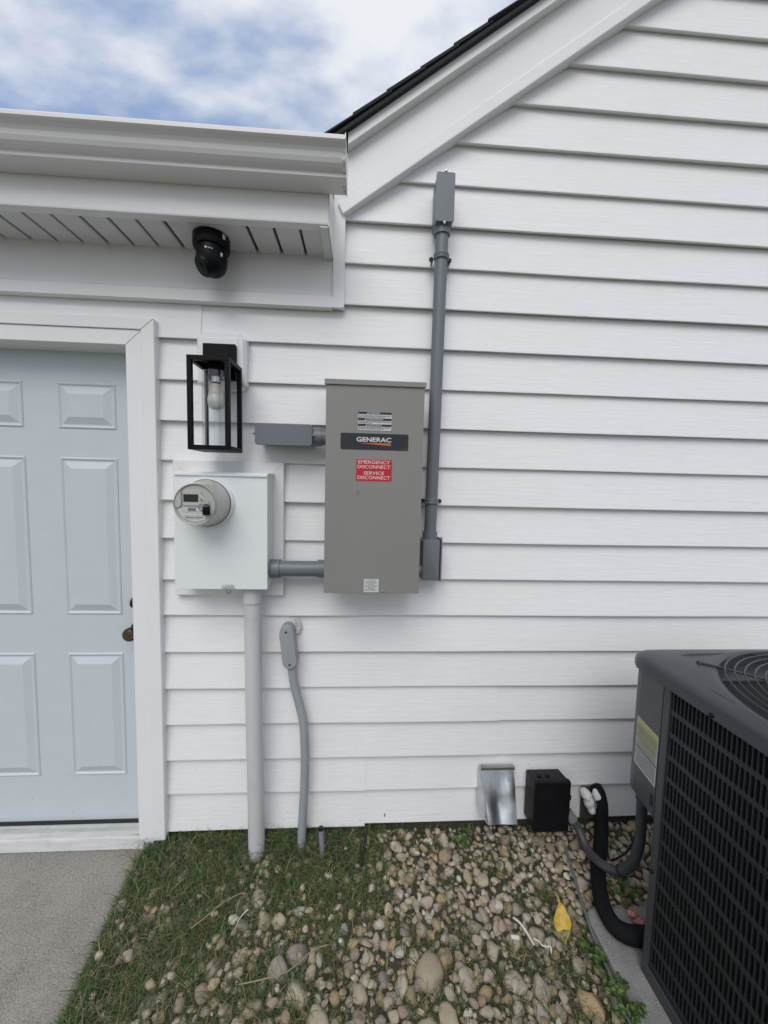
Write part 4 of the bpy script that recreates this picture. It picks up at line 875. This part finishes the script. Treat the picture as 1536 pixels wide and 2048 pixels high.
for k in range(26):
    bm = bmesh.new(); bmesh.ops.create_icosphere(bm, subdivisions=3 if k < 18 else 2, radius=1)
    planes = [(Vector((srng.gauss(0, 1), srng.gauss(0, 1), srng.gauss(0, 1))).normalized(), srng.uniform(.52, .86)) for _ in range(srng.randint(5, 9))]
    el = Vector((1, srng.uniform(.68, .98), srng.uniform(.52, .75)))
    for v in bm.verts:
        p = v.co.copy()
        for nrm, d in planes:
            ex = p.dot(nrm)-d
            if ex > 0: p -= nrm*ex*.97
        p *= 1+.10*mnoise.noise(p*1.5+Vector((k*5, 0, 0)))+.045*mnoise.noise(p*4.5+Vector((k*9, 2, 0)))+.015*mnoise.noise(p*11)
        v.co = Vector((p.x*el.x, p.y*el.y, p.z*el.z))
    me = bpy.data.meshes.new('stone'); bm.to_mesh(me); bm.free(); me.materials.append(stonem)
    me.polygons.foreach_set('use_smooth', [True]*len(me.polygons)); protos.append(me)
fixed = [(.241, -.460, .044), (.297, -.430, .030), (-.223, -.445, .036), (-.165, -.492, .034), (.055, -.41, .02), (.367, -.097, .030), (.492, -.195, .032), (.706, -.55, .040), (-.10, -.575, .042), (.024, -.505, .024), (-.292, -.52, .026), (.276, -.585, .045), (-.225, -.488, .027), (-.177, -.399, .033), (-.43, -.43, .030), (.34, -.57, .04), (.21, -.60, .036), (-.16, -.56, .045), (.54, -.39, .026), (.62, -.38, .030), (.46, -.415, .027), (.42, -.34, .024), (.50, -.49, .036), (.57, -.51, .03)]
stones = []; cell = {}
def try_place(x, y, r, lay, fac=.80):
    if forbidden(x, y, r): return False
    ci, cj = int(x/.06), int(y/.06)
    for i in range(ci-2, ci+3):
        for j in range(cj-2, cj+3):
            for (a, c, q, l2) in cell.get((i, j), ()):
                if l2 == lay and (a-x)**2+(c-y)**2 < ((q+r)*fac)**2: return False
    cell.setdefault((ci, cj), []).append((x, y, r, lay)); stones.append((x, y, r, lay)); return True
for (x, y, r) in fixed: try_place(x, y, r, 0)
for (lo, hi, tries, lay) in ((.020, .027, 330, 0), (.014, .020, 2300, 0), (.0100, .014, 6500, 0), (.0055, .0100, 14000, 0), (.009, .018, 1400, 1)):
    for _ in range(tries):
        x = srng.uniform(-.9, 1.45); y = srng.uniform(-1.15, .02); g = grass_density(x, y)
        if srng.random() < min(.91, (g-.14)*1.2): continue
        try_place(x, y, srng.uniform(lo, hi), lay)
def stone_tf(x, y, r, lay):
    e = Matrix.Rotation(srng.uniform(0, 6.28), 4, 'Z') @ Matrix.Rotation(srng.uniform(-.55, .55) if r < .03 else srng.uniform(-.25, .25), 4, 'X') @ Matrix.Rotation(srng.uniform(-.45, .45), 4, 'Y')
    z = gz(x, y)+r*(.14 if lay == 0 else .50)+(.008 if lay else 0)
    s_ = r*1.16
    return Matrix.Translation((x, y, z)) @ e @ Matrix.Diagonal((s_*srng.uniform(.95, 1.18), s_, s_*srng.uniform(.85, 1.15), 1))
def score(s):
    x, y, r, lay = s
    infr = (-.85 < x < .98) and (y > -.61)
    return (r*(1.5 if infr else .2)*(1+.25*lay)*(1-.6*grass_density(x, y)))/(1.6+y)
stones.sort(key=score, reverse=True)
gb = thing('stone_bed', 'bed of tan and gray river stones between walkway and AC pad', 'stones')
gb['kind'] = 'structure'
for (x, y, r, lay) in stones[:300]:
    o = bpy.data.objects.new('stone', protos[srng.randrange(18)]); COL.objects.link(o); o.parent = gb; o.matrix_local = stone_tf(x, y, r, lay)
V = []; F = []; off = 0
parr = []
for me in protos[18:]:
    a = np.empty(len(me.vertices)*3); me.vertices.foreach_get('co', a); f = np.empty(len(me.polygons)*3, int); me.loops.foreach_get('vertex_index', f); parr.append((a.reshape(-1, 3), f.reshape(-1, 3)))
for s in stones[300:]:
    a, f = parr[srng.randrange(len(parr))]; M = np.array(stone_tf(*s)); V.append(a @ M[:3, :3].T+M[:3, 3]); F.append(f+off); off += len(a)
def np_mesh(name, V, F, m, smooth=True):
    me = bpy.data.meshes.new(name); n, k = F.shape
    me.vertices.add(len(V)); me.vertices.foreach_set('co', V.astype(np.float32).ravel()); me.loops.add(n*k); me.loops.foreach_set('vertex_index', F.astype(np.int32).ravel())
    me.polygons.add(n); me.polygons.foreach_set('loop_start', np.arange(0, n*k, k, dtype=np.int32)); me.polygons.foreach_set('loop_total', np.full(n, k, np.int32))
    me.polygons.foreach_set('use_smooth', np.full(n, smooth)); me.materials.append(m); me.update(calc_edges=True); me.validate()
    o = bpy.data.objects.new(name, me); COL.objects.link(o); return o
o = np_mesh('small_stones', np.vstack(V), np.vstack(F), stonem); o.parent = gb; o['kind'] = 'stuff'; o['label'] = 'small tan and gray pebbles filling the gaps between stones'

# ------------------------------------------------------------------ grass
g = np.random.default_rng(4)
def blades(name, pts, hmin, hmax, wid, lean, m, label, cat, flat=.0):
    n = len(pts); P = np.array(pts); h = g.uniform(hmin, hmax, n)*P[:, 3]; a = g.uniform(0, 2*np.pi, n); ln_ = g.uniform(lean*.3, lean, n)
    d = np.stack([np.cos(a), np.sin(a), np.zeros(n)], 1); a2 = a+np.pi/2+g.uniform(-.7, .7, n); s_ = np.stack([np.cos(a2), np.sin(a2), np.zeros(n)], 1)
    w_ = wid*(.55+1.25*g.random(n)**2.2)[:, None]; base = P[:, :3]; upv = np.array([0, 0, 1.0])
    V = np.empty((n, 7, 3)); bend = g.uniform(-.25, .25, n)[:, None]
    for i, (t, wf) in enumerate(((0, 1), (.4, .85), (.75, .55))):
        c = base+upv*(h*(t-.35*flat*t*t-ln_*.28*t*t*t))[:, None]+d*(h*ln_*(t*.35+t*t*.8))[:, None]+s_*(bend*(h*t*t)[:, None])
        V[:, i*2] = c-s_*w_*wf; V[:, i*2+1] = c+s_*w_*wf
    t = 1.0; V[:, 6] = base+upv*(h*(1-.35*flat-ln_*.42))[:, None]+d*(h*ln_*1.2)[:, None]+s_*(bend*h[:, None]*1.2)
    tri = np.array([(0, 1, 3), (0, 3, 2), (2, 3, 5), (2, 5, 4), (4, 5, 6)])
    F = (np.arange(n)[:, None, None]*7+tri[None]).reshape(-1, 3)
    o = np_mesh(name, V.reshape(-1, 3), F, m, False); o['kind'] = 'stuff'; o['label'] = label; o['category'] = cat; return o
prng = random.Random(8)
pts = []; dry = []
def ok(x, y):
    if x < slab_edge(y)+.010 or y > .028: return False
    if x > .80 and y < -.322: return False
    return True
for _ in range(13500):
    x0 = prng.uniform(-.92, 1.3); y0 = prng.uniform(-1.3, .028); dd = grass_density(x0, y0)
    if prng.random() > dd**1.15*.92+.02: continue
    hs = (.65+.55*dd)*prng.uniform(.7, 1.3); rad = prng.uniform(.006, .022)
    if y0 > -.09 and x0 < .05: hs *= 1.2
    for _k in range(prng.randint(5, 13)):
        x = prng.gauss(x0, rad); y = prng.gauss(y0, rad)
        if ok(x, y): pts.append((x, y, gz(x, y)-.004, hs*prng.uniform(.7, 1.15)))
for _ in range(900):    # taller tufts along the wall and pipes
    cx_, cy_ = prng.choice(((-.395, -.03), (-.31, -.02), (-.22, -.03), (-.13, -.06), (-.33, -.06), (-.6, -.02), (-.02, -.02), (-.26, -.01)))
    x = prng.gauss(cx_, .035); y = min(.024, prng.gauss(cy_, .02))
    if ok(x, y): pts.append((x, y, gz(x, y), prng.uniform(1.3, 2.1)))
for _ in range(4200):   # fringe lapping over the walkway edge
    y = -abs(prng.gauss(0, .6))
    if y < -1.3: continue
    x = slab_edge(y)+prng.uniform(-.008, .028)*(.4+abs(mnoise.noise(Vector((y*14, 3, 0))))*1.6); pts.append((x, y, -.03, prng.uniform(.3, .75)))
for _ in range(900):    # growth along the edge of the pad
    y = prng.uniform(-.72, -.30); x = .803-abs(prng.gauss(0, .016))
    if mnoise.noise(Vector((y*11, 8, 0))) > -.15: pts.append((x, y, gz(x, y)-.002, prng.uniform(.6, 1.2)))
blades('grass', pts, .022, .054, .0010, 1.35, grassm, 'short matted green grass growing between the walkway and the stones', 'grass')
for _ in range(17000):
    x = prng.uniform(-.92, 1.2); y = prng.uniform(-1.2, .028)
    if ok(x, y) and prng.random() < (.25 if x < .1 else .12)+.75*grass_density(x, y)*(1-.4*(y > -.2)): dry.append((x, y, gz(x, y)+prng.uniform(-.004, .014), 1))
blades('dead_thatch', dry, .015, .045, .0008, 1.9, thatchm, 'dry brown thatch lying among the grass and stones', 'dead grass', flat=1.2)
